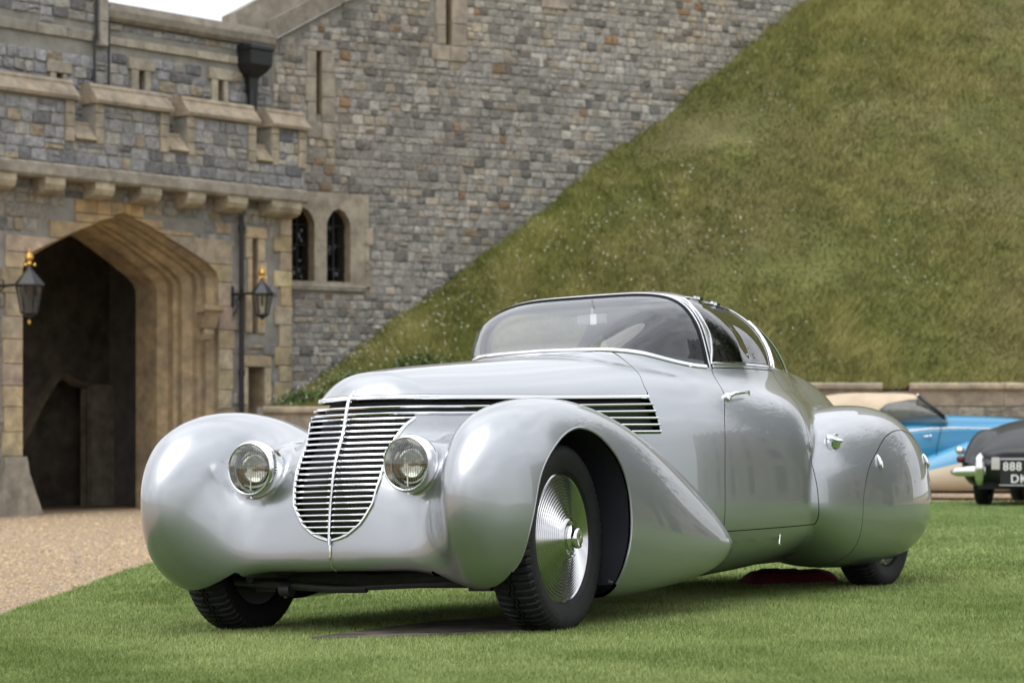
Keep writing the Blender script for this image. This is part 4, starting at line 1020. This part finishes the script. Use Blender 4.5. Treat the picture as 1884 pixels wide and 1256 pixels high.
def band_path(z0, z1, x_start=None, x_end=1.30):
    """from the prow round to the bonnet side at height z0 (front) rising to z1 (rear)"""
    x_ = np.linspace(-.02, x_end, 40) if x_start is None else np.linspace(x_start, x_end, 24)
    zs = z0+(z1-z0)*np.clip((x_+.02)/(x_end+.02), 0, 1)
    side = first_hit(np.stack([x_, B_w(x_)+.15, zs], 1), np.broadcast_to(np.array([0, -1., 0]), (len(x_), 3)), .5)
    if x_start is not None: return side
    a = np.linspace(0, side[0, 1]-.004, 16); fr_ = surf_x(a, np.full(16, z0), -.8, 1.2); return np.concatenate([fr_, side])
for z0, z1, h in ((.957, .970, .0105), (.915, .934, .007), (.889, .903, .007)):
    P = band_path(z0, z1); Pn = np.concatenate([P[:1], P[1:]]); strip('bonnet_strip', sym(Pn), h, .010, M_CHROME, car, .001)
for z0 in (.872, .842, .812):
    for s in (1, -1):
        P = band_path(z0, z0, .56); strip('louvre_strip', P*np.array([1, s, 1]), .0065, .010, M_CHROME, car, .001)
P = surf_x(np.array([0.]), np.array([.972]), -.8, 1.2)[0]
cpart('bonnet_mascot', join([tube([P+np.array([-.012, 0, -.03]), P+np.array([-.008, 0, -.004]), P+np.array([.022, 0, .016]), P+np.array([.05, 0, .018])], [.006, .009, .008, .004], 8)]), M_CHROME)

# --- headlamps
LX = -.40; LS = 1.06
M_REFL = mat('lamp_reflector', (.70, .70, .66), rough=.08, metal=1); G_LENS = glass('lamp_lens', (.80, .81, .78), ior=1.7)
for s in (1, -1):
    c = (0, .376*s, .684)
    hl = cpart('headlight', lathe([(0.0933, LX+.06), (0.1060, LX+.02), (0.1155, LX-.005), (0.1171, LX-.030), (0.1124, LX-.050), (0.1039, LX-.060), (0.0996, LX-.058)], 56, 'x', c), M_CHROME)
    cpart('reflector', lathe([(0.0996, LX-.052), (0.0933, LX-.02), (0.0784, LX+.012), (0.0530, LX+.034), (0.0212, LX+.044), (0, LX+.046)], 40, 'x', c), M_REFL, hl)
    cpart('lens', lathe([(0.1012, LX-.057), (0.0848, LX-.066), (0.0530, LX-.074), (0, LX-.077)], 40, 'x', c), G_LENS, hl)
    cpart('bulb', lathe([(0, LX-.030), (.010, LX-.027), (.012, LX-.01), (.009, LX+.01), (.009, LX+.044)], 16, 'x', c), mat('amber_bulb', (.35, .26, .10), rough=.2), hl)
    cpart('bulb_shade', tube([(LX-.048, .376*s, .684-.088), (LX-.045, .376*s, .684-.004)], .0035, 6), M_CHROME, hl)
    # fluted glass : slim vertical prisms
    fl_ = [tube([(LX-.055-.018*(1-(k/9.)**2), .376*s+k*.0098, .684-.088*math.sqrt(max(1-(k/9.2)**2, .02))), (LX-.0555-.018*(1-(k/9.)**2), .376*s+k*.0098, .684+.088*math.sqrt(max(1-(k/9.2)**2, .02)))], .0016, 5) for k in range(-8, 9)]
    cpart('lens_flutes', join(fl_), G_LENS, hl)
    cpart('clip_screw', tube([(LX-.045, .376*s, .684-.108), (LX-.045, .376*s, .684-.121)], .006, 8), M_CHROME, hl)

# --- wheels
def wheel(x, y, z, side, steer, full=True):
    a = math.radians(steer); ca, sa = math.cos(a), math.sin(a)
    def pl(VF):
        V, F = VF; V = np.array(V); V = V*np.array([1, side, 1])
        if side < 0: F = [f[::-1] for f in F]
        X = V[:, 0]*ca-V[:, 1]*sa; Y = V[:, 0]*sa+V[:, 1]*ca; return np.stack([X+x, Y+y, V[:, 2]+z], 1), F
    R, W = .382, .086; nseg = 288
    prof = [(.262, -.062), (.272, -.074), (.30, -.084), (.335, -.087), (.358, -.082), (.371, -.072), (.377, -.058), (.381, -.040), (.382, -.036), (.382, -.013), (.374, -.011), (.374, -.007), (.382, -.005), (.382, .005), (.374, .007), (.374, .011), (.382, .013), (.382, .036), (.381, .040), (.377, .058), (.371, .072), (.358, .082), (.335, .087), (.30, .084), (.272, .074), (.262, .062)]
    prof = [(a_, b_*(1.10 if abs(b_) > .03 else 1)) for a_, b_ in prof]
    V, F = lathe(prof, nseg, 'y'); V = V.reshape(len(prof), nseg, 3); i = np.arange(nseg)
    rad = np.array([p[0] for p in prof]); hh_ = np.array([p[1] for p in prof])
    for k in range(len(prof)):
        g = 0*i
        if .038 < abs(hh_[k]) <= .091 and rad[k] > .35: g = np.where(((i+(k if hh_[k] > 0 else -k)*0) % 4) < 1, .010, 0)
        elif .012 < abs(hh_[k]) <= .0398: g = np.where(((i+int(abs(hh_[k])*300)) % 8) < 1, .007, 0)
        V[k, :, 0] *= (1-g/rad[k]); V[k, :, 2] *= (1-g/rad[k])
        if abs(hh_[k]) <= .014: V[k, :, 1] += .005*np.where((i % 8) < 4, 1, -1)*1.
    wh = cpart('wheel', pl(lathe([(.0, -.05), (.17, -.05), (.25, -.055), (.266, -.066)], 48, 'y')), mat('wheel_steel', (.22, .22, .23), rough=.4, metal=.6))
    cpart('tyre', pl((V.reshape(-1, 3), F)), M_RUBBER, wh, ang=22)
    # ribbed polished disc, dished outwards to the hub cap
    pr = [(.258, .058), (.262, .068), (.256, .072)]
    n = 13; r0, r1 = .250, .085
    for k in range(n*8+1):
        t_ = k/(n*8); r_ = r0+(r1-r0)*t_; pr.append((r_, .066+.036*t_+.0058*math.sin(2*np.pi*n*t_)))
    pr += [(.080, .108), (.074, .113), (.070, .106), (.056, .106), (.052, .102)]
    cpart('wheel_disc', pl(lathe(pr, 96, 'y')), mat('polished_alloy', (.56, .565, .57), rough=.16, metal=1), wh, ang=60)
    cpart('hub_cap', pl(lathe([(.052, .09), (.052, .116), (.046, .120), (.042, .130), (.043, .142), (.039, .148), (.034, .150), (.030, .148), (.012, .149), (0, .150)], 48, 'y')), M_CHROME, wh)
wheel(0, .742, .372, 1, -4.0); wheel(0, -.742, .372, -1, -4.0)
wheel(3.72, .70, .372, 1, 0); wheel(3.72, -.70, .372, -1, 0)
# --- inside of the front wheel arches
ap = ARCH[:-2]
for s in (1, -1):
    lipP = first_hit(np.stack([ap[:, 0], 1.05+0*ap[:, 0], ap[:, 1]], 1), np.broadcast_to(np.array([0, -1., 0]), (len(ap), 3)), .7)
    k = (lipP[:, 1] > .70) & (lipP[:, 1] < .98) & (lipP[:, 2] > np.where(lipP[:, 0] < 0, .25, .145)); lipP = lipP[k]; n = len(lipP)
    rings = [lipP*np.array([1, 1, 1])]
    for f_, y in ((.004, None), (.008, .80), (.008, .70), (.008, .63)):
        c = np.array([0, 0, .37]); q = lipP.copy(); d_ = q-c; d_[:, 1] = 0; q += d_/np.linalg.norm(d_, axis=1, keepdims=True)*f_
        q[:, 1] = lipP[:, 1]-.02 if y is None else np.minimum(y, lipP[:, 1]-.03); rings.append(q)
    V = np.concatenate(rings)*np.array([1, s, 1]); m_ = len(rings)
    F = [[a*n+i, a*n+i+1, (a+1)*n+i+1, (a+1)*n+i] for a in range(1, m_-1) for i in range(n-1)]
    if s < 0: F = [f[::-1] for f in F]
    F.append(list(range((m_-1)*n, m_*n))); cpart('wheel_arch_liner', (V, F), M_LINER, smooth=False)
    cpart('arch_lip', tube((lipP-np.array([0, .004, 0]))*np.array([1, s, 1]), .0055, 8), M_PAINT)
    b_ = np.array([.33, .86*s, .185]); cpart('liner_bolt', tube([b_, b_+np.array([-.012, 0, 0])], .008, 8), M_CHROME)

# --- fittings
def hit_y(x, z, s=1): p = surf_y(np.array([x]), np.array([z]))[0]; n_ = normals(p[None])[0]; return p*np.array([1, s, 1]), n_*np.array([1, s, 1])
for s, d_ in ((1, door_l), (-1, door_r)):
    p, n_ = hit_y(1.845, .972, s); q, _ = hit_y(2.03, .985, s)
    cpart('door_handle', join([tube([p-n_*.005, p+n_*.012, p+n_*.020], [.024, .022, .012], 14), tube([p+n_*.016, p+n_*.034+np.array([.03, 0, .001]), p+n_*.036+(q-p)*.5+np.array([0, 0, -.003]), q+n_*.030, q+n_*.024+np.array([.012, 0, -.010])], [.012, .010, .0075, .007, .005], 10)]), M_CHROME, d_)
    for x, z in ((3.19, .655), (4.02, .66)):
        p, n_ = hit_y(x, z, s); up = np.array([0, 0, 1.])-n_*n_[2]; up /= np.linalg.norm(up)
        cpart('spat_catch', tube([p-up*.042+n_*.002, p-up*.03+n_*.010, p+up*.0+n_*.009, p+up*.025+n_*.006, p+up*.042+n_*.001], [.003, .009, .012, .008, .002], 12, up=n_, ry=[.003, .012, .015, .010, .002]), M_CHROME, spat_l if s > 0 else spat_r)
p, n_ = hit_y(2.79, .758)
ax_ = n_*.6+np.array([0, 0, .8]); ax_ /= np.linalg.norm(ax_)
cpart('fuel_cap', tube([p-ax_*.015, p+ax_*.012, p+ax_*.018, p+ax_*.028, p+ax_*.031, p+ax_*.0315], [.036, .037, .043, .043, .038, .001], 28), M_CHROME)
cpart('fuel_cap_lever', tube([p+ax_*.033-np.array([.034, 0, -.004]), p+ax_*.045, p+ax_*.034+np.array([.036, 0, .004])], [.003, .006, .003], 8), M_CHROME)
p, n_ = hit_y(2.235, .305)
cpart('sill_emblem', join([tube([p+n_*.003+np.array([-.012, 0, .045]), p+n_*.005+np.array([.014, 0, .040])], .004, 6), tube([p+n_*.003+np.array([.012, 0, .038]), p+n_*.005+np.array([-.003, 0, .012]), p+n_*.003+np.array([-.012, 0, -.03])], .0045, 6), tube([p+n_*.003+np.array([-.018, 0, -.03]), p+n_*.004+np.array([.002, 0, -.033])], .004, 6)]), M_CHROME)

# --- cabin furniture seen through the glass
cpart('dashboard', join([box((1.62, 0, 1.075), (.16, 1.05, .07)), box((1.70, 0, 1.0), (.05, 1.1, .16))]), M_TRIM, smooth=False)
cpart('steering_wheel', join([lathe([(.185, -.012), (.197, 0), (.185, .012), (.173, 0), (.185, -.012)], 32, 'x', (1.92, -.34, 1.06)), tube([(1.92, -.34, 1.06), (1.6, -.34, .98)], .02, 8), tube([(1.92, -.52, 1.06), (1.92, -.16, 1.06)], .012, 6), tube([(1.92, -.34, 1.24), (1.92, -.34, .9)], .012, 6)]), mat('bakelite', (.015, .013, .012), rough=.3))
SEAT = mat('seat_leather', (.09, .075, .065), rough=.55, noise=(6, .8, 1.15))
for s in (1, -1):
    bk = smooth_poly([(2.44, .55), (2.52, .85), (2.58, 1.09), (2.61, 1.14), (2.68, 1.13), (2.69, 1.05), (2.66, .8), (2.60, .52)], 4)
    V = np.concatenate([np.stack([bk[:, 0], np.full(len(bk), y), bk[:, 1]-(.03 if abs(y-.33*1) > .2 else 0)], 1) for y in (.10, .15, .51, .56)]); V[:, 1] *= s; n = len(bk)
    F = [[a*n+i, a*n+(i+1) % n, (a+1)*n+(i+1) % n, (a+1)*n+i] for a in range(3) for i in range(n)]+[list(range(n))[::-1], list(range(3*n, 4*n))]
    cpart('seat', (V, F if s > 0 else [f[::-1] for f in F]), SEAT)
cpart('rear_view_mirror', join([box((1.655, .12, 1.365), (.015, .15, .045)), tube([(1.655, .12, 1.39), (1.70, .10, 1.455)], .006, 6)]), mat('mirror_back', (.16, .17, .18), rough=.3), smooth=False)
cpart('permit_card', box((1.60, .155, 1.36), (.002, .032, .05)), mat('white_card', (.75, .75, .73), rough=.6), smooth=False)
# --- chassis seen under the nose
M_CHAS = mat('oily_chassis', (.02, .019, .018), rough=.5, noise=(20, .6, 1.5))
cpart('front_axle', join([tube([(-.06, -.62, .27), (-.08, -.4, .23), (-.10, 0, .215), (-.08, .4, .23), (-.06, .62, .27)], .032, 8), box((-.06, -.52, .24), (.2, .10, .14)), box((-.06, .52, .24), (.2, .10, .14)), tube([(-.30, -.50, .235), (.8, -.46, .22)], .022, 6), tube([(-.30, .50, .235), (.8, .46, .22)], .022, 6), box((.15, .28, .225), (.5, .3, .09)), box((.25, -.1, .235), (.6, .3, .08))]), M_CHAS)
cpart('tie_rod', join([tube([(-.26, -.60, .215), (-.27, -.10, .185), (-.26, .05, .185)], .016, 8), tube([(-.26, .0, .19), (-.25, .62, .21)], .012, 8), tube([(-.27, -.36, .185), (-.27, -.31, .185)], .03, 10), tube([(-.27, -.34, .185), (-.27, -.34, .15)], .010, 8)]), M_CHAS)
cpart('floor_pan', box((1.9, 0, .19), (3.2, 1.1, .05)), M_CHAS, smooth=False)

# ------------------------------------------------------------------ things lying under the car
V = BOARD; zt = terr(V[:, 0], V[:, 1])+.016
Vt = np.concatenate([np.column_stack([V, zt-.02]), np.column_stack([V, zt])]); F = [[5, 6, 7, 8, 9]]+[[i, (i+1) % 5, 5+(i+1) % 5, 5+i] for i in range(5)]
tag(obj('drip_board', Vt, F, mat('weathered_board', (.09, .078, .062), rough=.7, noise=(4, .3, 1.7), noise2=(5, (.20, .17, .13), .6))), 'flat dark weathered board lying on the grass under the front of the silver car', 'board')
red = thing('red_cushion', 'dark red velvet cushion lying on the grass under the silver car near its rear wheel', 'cushion', (1.54, 13.4, float(terr(1.54, 13.4))))
def pillow(L, W, H, n=26):
    u = np.linspace(-1, 1, n); X, Y = np.meshgrid(u, u, indexing='ij'); e = (1-np.abs(X)**6)*(1-np.abs(Y)**6); e = np.clip(e, 0, 1)**.5
    wr = 1+.16*vnoise(X*4, Y*4, 5)+.10*vnoise(X*9, Y*9, 6)
    T = np.stack([X*L/2, Y*W/2, H*(.18+.82*e*wr)], -1).reshape(-1, 3); Bt = np.stack([X*L/2, Y*W/2, 0*X-.01], -1).reshape(-1, 3)
    i = np.arange(n-1)[:, None]*n+np.arange(n-1)[None]; q = np.stack([i, i+n, i+n+1, i+1], -1).reshape(-1, 4)
    bd = [k for k in range(n)]+[k*n+n-1 for k in range(1, n)]+[n*n-1-k for k in range(1, n)]+[k*n for k in range(n-2, 0, -1)]
    F = q.tolist()+[[a, b, b+n*n, a+n*n] for a, b in zip(bd, bd[1:]+bd[:1])]
    return np.concatenate([T, Bt]), F
V, F = pillow(.50, .30, .08); a = math.radians(10); R2 = np.array([[math.cos(a), -math.sin(a), 0], [math.sin(a), math.cos(a), 0], [0, 0, 1]])
obj('cushion_cover', V@R2.T, F, mat('red_velvet', (.13, .008, .018), rough=.85, noise=(9, .6, 1.3)), red, smooth=True)
V, F = tube(np.array([(-.25, -.15, .016), (.25, -.15, .016), (.25, .15, .016), (-.25, .15, .016)])@R2.T, .008, 6, closed=True); obj('piping', V, F, MATS['red_velvet'], red)

# ------------------------------------------------------------------ two more classic cars at the edge of the lawn
def nets(fn, lo, hi, h):
    """surface nets of a field, projected onto it"""
    global field
    keep = field; field = fn
    try:
        V, Q = extract(h, lo, hi); V, N = project(V, 2)
    finally: field = keep
    return V, N, tri(Q)
def sup(x, y, z, w_, zb, zt, zc, n, nb=3.):
    up = z > zc; h = np.where(up, zt-zc, zc-zb); return (supn(np.abs(y)/w_, np.abs(z-zc)/h, np.where(up, n, nb))-1)*.35
def simple_wheel(parent, x, y, z, r, s, put):
    V, F = lathe([(r*.62, -.07), (r*.9, -.085), (r, -.06), (r, .06), (r*.9, .085), (r*.62, .07)], 40, 'y', (x, y, z)); w_ = put('wheel', V, F, M_RUBBER, parent)
    V, F = lathe([(r*.64, .07*s), (r*.6, .085*s), (r*.3, .08*s), (r*.28, .11*s), (0, .12*s)], 32, 'y', (x, y, z)); put('hub_cap', V, F, M_CHROME, w_)

# blue and cream drophead : nose to the right, local x runs from nose to tail
blue = thing('blue_drophead', 'bright blue and cream vintage drophead with its beige hood up behind the silver coupe', 'car', (7.66, 33.9, float(terr(6, 34.4))))
ang = math.radians(169); Rb = np.array([[math.cos(ang), -math.sin(ang), 0], [math.sin(ang), math.cos(ang), 0], [0, 0, 1]])
def bput(name, V, F, m, parent=blue, N=None, smooth=True):
    V = np.asarray(V)@Rb.T; N = None if N is None else np.asarray(N)@Rb.T
    return obj(name, V, F, m, parent, N=N, smooth=smooth)
M_BLUE = mat('sky_blue_paint', (.012, .20, .38), rough=.35, coat=.6); M_CREAM = mat('cream_paint', (.62, .53, .40), rough=.32, coat=1); M_HOOD = mat('beige_canvas', (.52, .42, .30), rough=.9, noise=(3, .85, 1.1))
bw = spl((-.2, .28), (.3, .36), (1.0, .50), (1.7, .68), (2.4, .76), (3.2, .74), (4.0, .58), (4.6, .25)); bt = spl((-.2, .98), (.3, 1.08), (1.1, 1.15), (1.9, 1.15), (2.6, 1.06), (3.4, 1.08), (4.1, .92), (4.6, .55))
def b_body(x, y, z): return smax(smax(sup(x, y, z, bw(x), .24, bt(x), .62, 2.8), -.18-x, .1), x-4.5, .12)
gt = spl((-.55, .60), (-.3, .86), (.1, .99), (.5, .97), (1.0, .86), (1.6, .66), (2.2, .45), (2.8, .30)); gb = spl((-.55, .40), (-.2, .22), (.3, .12), (2.8, .12))
def b_wing(x, y, z):
    yy = np.abs(y)-.60; zc = gb(x)+(gt(x)-gb(x))*.4; up = z > zc; h = np.where(up, gt(x)-zc, zc-gb(x))
    q = (np.abs(yy)/.27)**2.4+(np.abs(z-zc)/h)**2.2+1e-9+np.clip((-.0-x)/.5, 0, 1.3)**3+np.clip((x-2.2)/.7, 0, 1.3)**3; return (q**(1/2.3)-1)*.2
ht = spl((3.0, .85), (3.3, .98), (3.7, .96), (4.1, .80), (4.5, .5))
def b_rw(x, y, z):
    yy = np.abs(y)-.60; h = np.where(z > .5, ht(x)-.5, .33)
    q = (np.abs(yy)/.27)**2.4+(np.abs(z-.5)/h)**2.3+1e-9+np.clip((3.4-x)/.65, 0, 1.3)**3+np.clip((x-3.5)/1.0, 0, 1.3)**2.6; return (q**(1/2.3)-1)*.25
def full(M): return M
bl_lo, bl_hi = (-.7, -.95, .1), (4.7, .95, 1.3)
Mb = nets(lambda x, y, z: smin(b_body(x, y, z), b_rw(x, y, z), .05), bl_lo, bl_hi, .05); bput('body', *Mb[::2], M_BLUE, N=Mb[1])
Mw = nets(b_wing, bl_lo, bl_hi, .045)
cr_, bl_ = split(Mw, lambda x, y, z: z-(.86-.30*x+.02*x*x)); bput('wing', *bl_[::2], mat('blue_paint_highlight', (.07, .30, .50), rough=.35, coat=.6), N=bl_[1]); bput('wing_flash', *cr_[::2], M_CREAM, N=cr_[1])  # wing top in a lighter blue: its highlight put into the paint colour
ft = spl((1.5, 1.30), (1.95, 1.445), (2.4, 1.475), (3.0, 1.47), (3.5, 1.36), (3.9, 1.10), (4.05, .95))
Mh = nets(lambda x, y, z: smax(smax(smax(sup(x, y, z, .62+0*x, .8, ft(x), 1.0, 3.0), 1.02-z, .03), 1.60+1.18*(z-1.13)-x, .03), x-4.0, .05), (1.5, -.8, .9), (4.2, .8, 1.6), .045)
wn_, hood = split(Mh, lambda x, y, z: np.maximum.reduce([sdpoly(x, z, [(1.45, 1.0), (2.50, 1.0), (2.46, 1.24), (2.36, 1.32), (2.05, 1.375), (1.86, 1.38), (1.45, 1.10)]), .3-np.abs(y)])); bput('hood', *hood[::2], M_HOOD, N=hood[1]); wl_ = clip(wn_, -wn_[0][:, 1]); wr_ = clip(wn_, wn_[0][:, 1]); glass('car_window', (.55, .6, .58))
for q_ in (wl_, wr_): bput('side_window', *q_[::2], MATS['car_window'], N=q_[1])
for s in (1, -1):
    V, F = tube([(1.56, .60*s, 1.12), (1.93, .56*s, 1.43)], .026, 8); bput('windscreen_pillar', V, F, M_IRON)
V, F = join([tube([(1.93, -.56, 1.43), (1.93, .56, 1.43)], .02, 8), tube([(1.55, -.6, 1.13), (1.55, .6, 1.13)], .016, 8)]); bput('windscreen_frame', V, F, M_CHROME)
bput('windscreen', np.array([(1.55, -.6, 1.13), (1.55, .6, 1.13), (1.93, .56, 1.43), (1.93, -.56, 1.43)]), [[0, 1, 2, 3]], MATS['car_window'])
for s in (1, -1):
    pth = np.array([(x, (bw(np.array([x]))[0]+.004)*s, bt(np.array([x]))[0]-.16-.02*x) for x in np.linspace(.1, 3.2, 14)]); V, F = tube(pth, .012, 6); bput('waist_moulding', V, F, M_CHROME)
    p = np.array((1.75, .70*s, .86)); V, F = join([tube([p, p+np.array([0, .05*s, 0])], .02, 10), tube([p+np.array([0, .05*s, 0]), p+np.array([.1, .05*s, 0])], .012, 8)]); bput('door_handle', V, F, M_CHROME)
    V, F = tube([(1.60, .70*s, 1.0), (1.66, .745*s, .7), (1.7, .75*s, .4)], .006, 5); bput('door_seam', V, F, M_BLACK)
    simple_wheel(blue, .25, .66*s, .33, .34, s, lambda nm, V, F, m, pr: bput(nm, V, F, m, pr)); simple_wheel(blue, 3.45, .66*s, .33, .34, s, lambda nm, V, F, m, pr: bput(nm, V, F, m, pr))
    V, F = box((1.95, .62*s, .22), (1.9, .34, .14)); bput('sill', V, F, M_CREAM, smooth=False)
V, F = box((1.9, 0, .15), (3.6, 1.4, .16)); bput('underframe', V, F, M_BLACK, smooth=False)

# dark green saloon, tail towards the camera, at the right edge
dk = thing('black_classic_car', 'black classic car with chrome rear bumper seen from its tail at the right edge', 'car', (6.15, 28.9, float(terr(6.2, 29.5))))
ang2 = math.radians(-111); Rd = np.array([[math.cos(ang2), -math.sin(ang2), 0], [math.sin(ang2), math.cos(ang2), 0], [0, 0, 1]])   # local x: tail (0) towards the nose (negative)
def dput(name, V, F, m, parent=dk, N=None, smooth=True):
    V = np.asarray(V)@Rd.T; N = None if N is None else np.asarray(N)@Rd.T
    return obj(name, V, F, m, parent, N=N, smooth=smooth)
M_DARK = mat('dark_green_paint', (.010, .013, .015), rough=.4, coat=.25, spec=.35)
dw = spl((-4.3, .5), (-3.4, .72), (-2.4, .80), (-1.2, .80), (-.4, .70), (.0, .56)); dt = spl((-4.3, .75), (-3.4, .98), (-2.4, 1.02), (-1.3, 1.06), (-.7, .98), (-.3, .84), (0, .66))
def d_body(x, y, z): return smax(smax(sup(x, y, z, dw(x), .24, dt(x), .58, 2.4), x+.02, .12), -4.25-x, .15)
def d_wing(x, y, z):
    yy = np.abs(y)-.58; tp = .93-.50*np.clip((x+.75)/.75, -1, 1)**2*np.where(x > -.75, 1, .25); h = np.where(z > .5, tp-.5, .28)
    q = (np.abs(yy)/.25)**2.5+(np.abs(z-.5)/np.maximum(h, .05))**2.3+1e-9+np.clip((x+.55)/.58, 0, 1.3)**3.4+np.clip((-.9-x)/.9, 0, 1.3)**3; return (q**(1/2.4)-1)*.22
Md = nets(lambda x, y, z: smin(d_body(x, y, z), d_wing(x, y, z), .035), (-4.5, -.98, .1), (.2, .98, 1.6), .05); dput('body', *Md[::2], M_DARK, N=Md[1])
# boot lid seams, bumper, overriders, lamps, plate
for s in (1, -1):
    V, F = tube([(.10, .89*s, .40), (.10, .82*s, .41), (.15, .66*s, .415), (.175, .52*s, .42), (.17, .46*s, .42)], [.02, .055, .062, .062, .05], 12, up=np.array([0, 0, 1.]), ry=[.015, .03, .035, .035, .03])
    bm = dput('rear_bumper', V, F, M_CHROME)
    V, F = tube([(.21, .52*s, .26), (.235, .52*s, .33), (.245, .52*s, .45), (.24, .52*s, .56), (.19, .52*s, .62)], [.035, .055, .058, .055, .03], 12); dput('overrider', V, F, M_CHROME, bm)
    V, F = tube([(-.10, .80*s, .66), (.00, .805*s, .665), (.02, .805*s, .665)], [.045, .048, .02], 14); dput('side_lamp', V, F, M_CHROME)
    V, F = tube([(-.10, .79*s, .555), (.01, .795*s, .56), (.03, .795*s, .56)], [.042, .044, .02], 14); dput('tail_lamp', V, F, mat('red_lens', (.10, .006, .008), rough=.15))
    simple_wheel(dk, -.75, .64*s, .32, .33, s, lambda nm, V, F, m, pr: dput(nm, V, F, m, pr)); simple_wheel(dk, -3.4, .64*s, .32, .33, s, lambda nm, V, F, m, pr: dput(nm, V, F, m, pr))
V, F = box((-1.9, 0, .25), (3.6, 1.2, .1)); dput('underframe', V, F, M_BLACK, smooth=False)
V, F = join([box((.145, .34*-1, .50), (.06, .10, .12)), box((.16, -.34, .57), (.05, .09, .03))]); dput('plate_lamp', V, F, M_CHROME, dk, smooth=False)
V, F = box((.12, .02, .408), (.03, .62, .31)); pl_ = dput('number_plate', V, F, mat('plate_black', (.008, .008, .009), rough=.35), smooth=False)
V, F = join([box((.14, .02, .565), (.014, .64, .02)), box((.14, .02, .252), (.014, .64, .012))]); dput('plate_frame', V, F, mat('plate_edge', (.45, .46, .47), rough=.4), pl_, smooth=False)
def letters(txt, y, z, size):
    c = bpy.data.curves.new('plate_letters', 'FONT'); c.body = txt; c.size = size; c.extrude = .003; c.offset = .0015; c.space_character = 1.12; c.align_x = 'LEFT'
    o = bpy.data.objects.new('plate_letters', c); COL.objects.link(o); o.parent = pl_
    c.materials.append(mat('plate_white', (.78, .78, .76), rough=.5))
    me = bpy.data.meshes.new_from_object(o); bpy.data.objects.remove(o); o = bpy.data.objects.new('plate_letters', me); COL.objects.link(o); o.parent = pl_
    m = np.eye(4); m[:3, 0] = Rd@np.array([0, 1, 0.]); m[:3, 1] = (0, 0, 1); m[:3, 2] = np.cross(m[:3, 0], m[:3, 1]); m[:3, 3] = Rd@np.array([.1385, y, z]); o.matrix_local = Matrix(m.tolist())
letters('888', -.26, .430, .138); letters('DK', -.17, .283, .138)

# ------------------------------------------------------------------ what the paint reflects : beyond the right of the frame
def tree(x, y, h, r, label, seed):
    t = thing('lawn_tree', label, 'tree', (x, y, float(terr(np.array(x), np.array(y)))), 'big trees on the far side of the lawn')
    tr = [tube([(0, 0, -.2), (.1, .1, h*.2), (0, .2, h*.45), (.3, 0, h*.7)], [.5, .4, .3, .1], 10)]+[tube([(0, .1, h*.35), (a*.5, b*.5, h*.52), (a, b, h*.66)], [.2, .14, .05], 7) for a, b in rng.uniform(-r*.7, r*.7, (7, 2))]
    V, F = join(tr); obj('trunk', V, F, mat('bark', (.06, .045, .03)), t, smooth=True)
    V, F, C = leaf_cloud((0, 0, h*.62), (r, r, h*.36), 9000, .22, GREENS, clumps=26); obj('crown', V, F, M_LEAF, t, col=C)
tree(22, 28, 15, 6, 'tall broad leafed tree out on the lawn, reflected in the door of the silver car', 1)
tree(40, 40, 11, 4.5, 'rounder broad leafed tree beside the far range, reflected in the rear wing', 2)
rg = thing('stone_range', 'long castle range of windows across the yard, reflected in the silver paint', 'building', (52, 36, 0))
V, F = box((0, 0, 6), (8, 46, 12)); obj('wall', V, F, mat('range_stone', (.26, .25, .22), rough=.9, noise=(.8, .7, 1.2)), rg)
for k in range(9):
    for zz in (2.2, 5.6, 9.2):
        V, F = box((-4.03, -20+k*5, zz), (.1, 1.3, 2.0)); wv = obj('window', V, F, mat('dark_pane', (.03, .03, .035), rough=.1), rg)
for k in range(16):
    V, F = box((-3.6, -22+k*2.9, 12.4), (.8, 1.5, .8)); obj('merlon', V, F, MATS['range_stone'], rg)
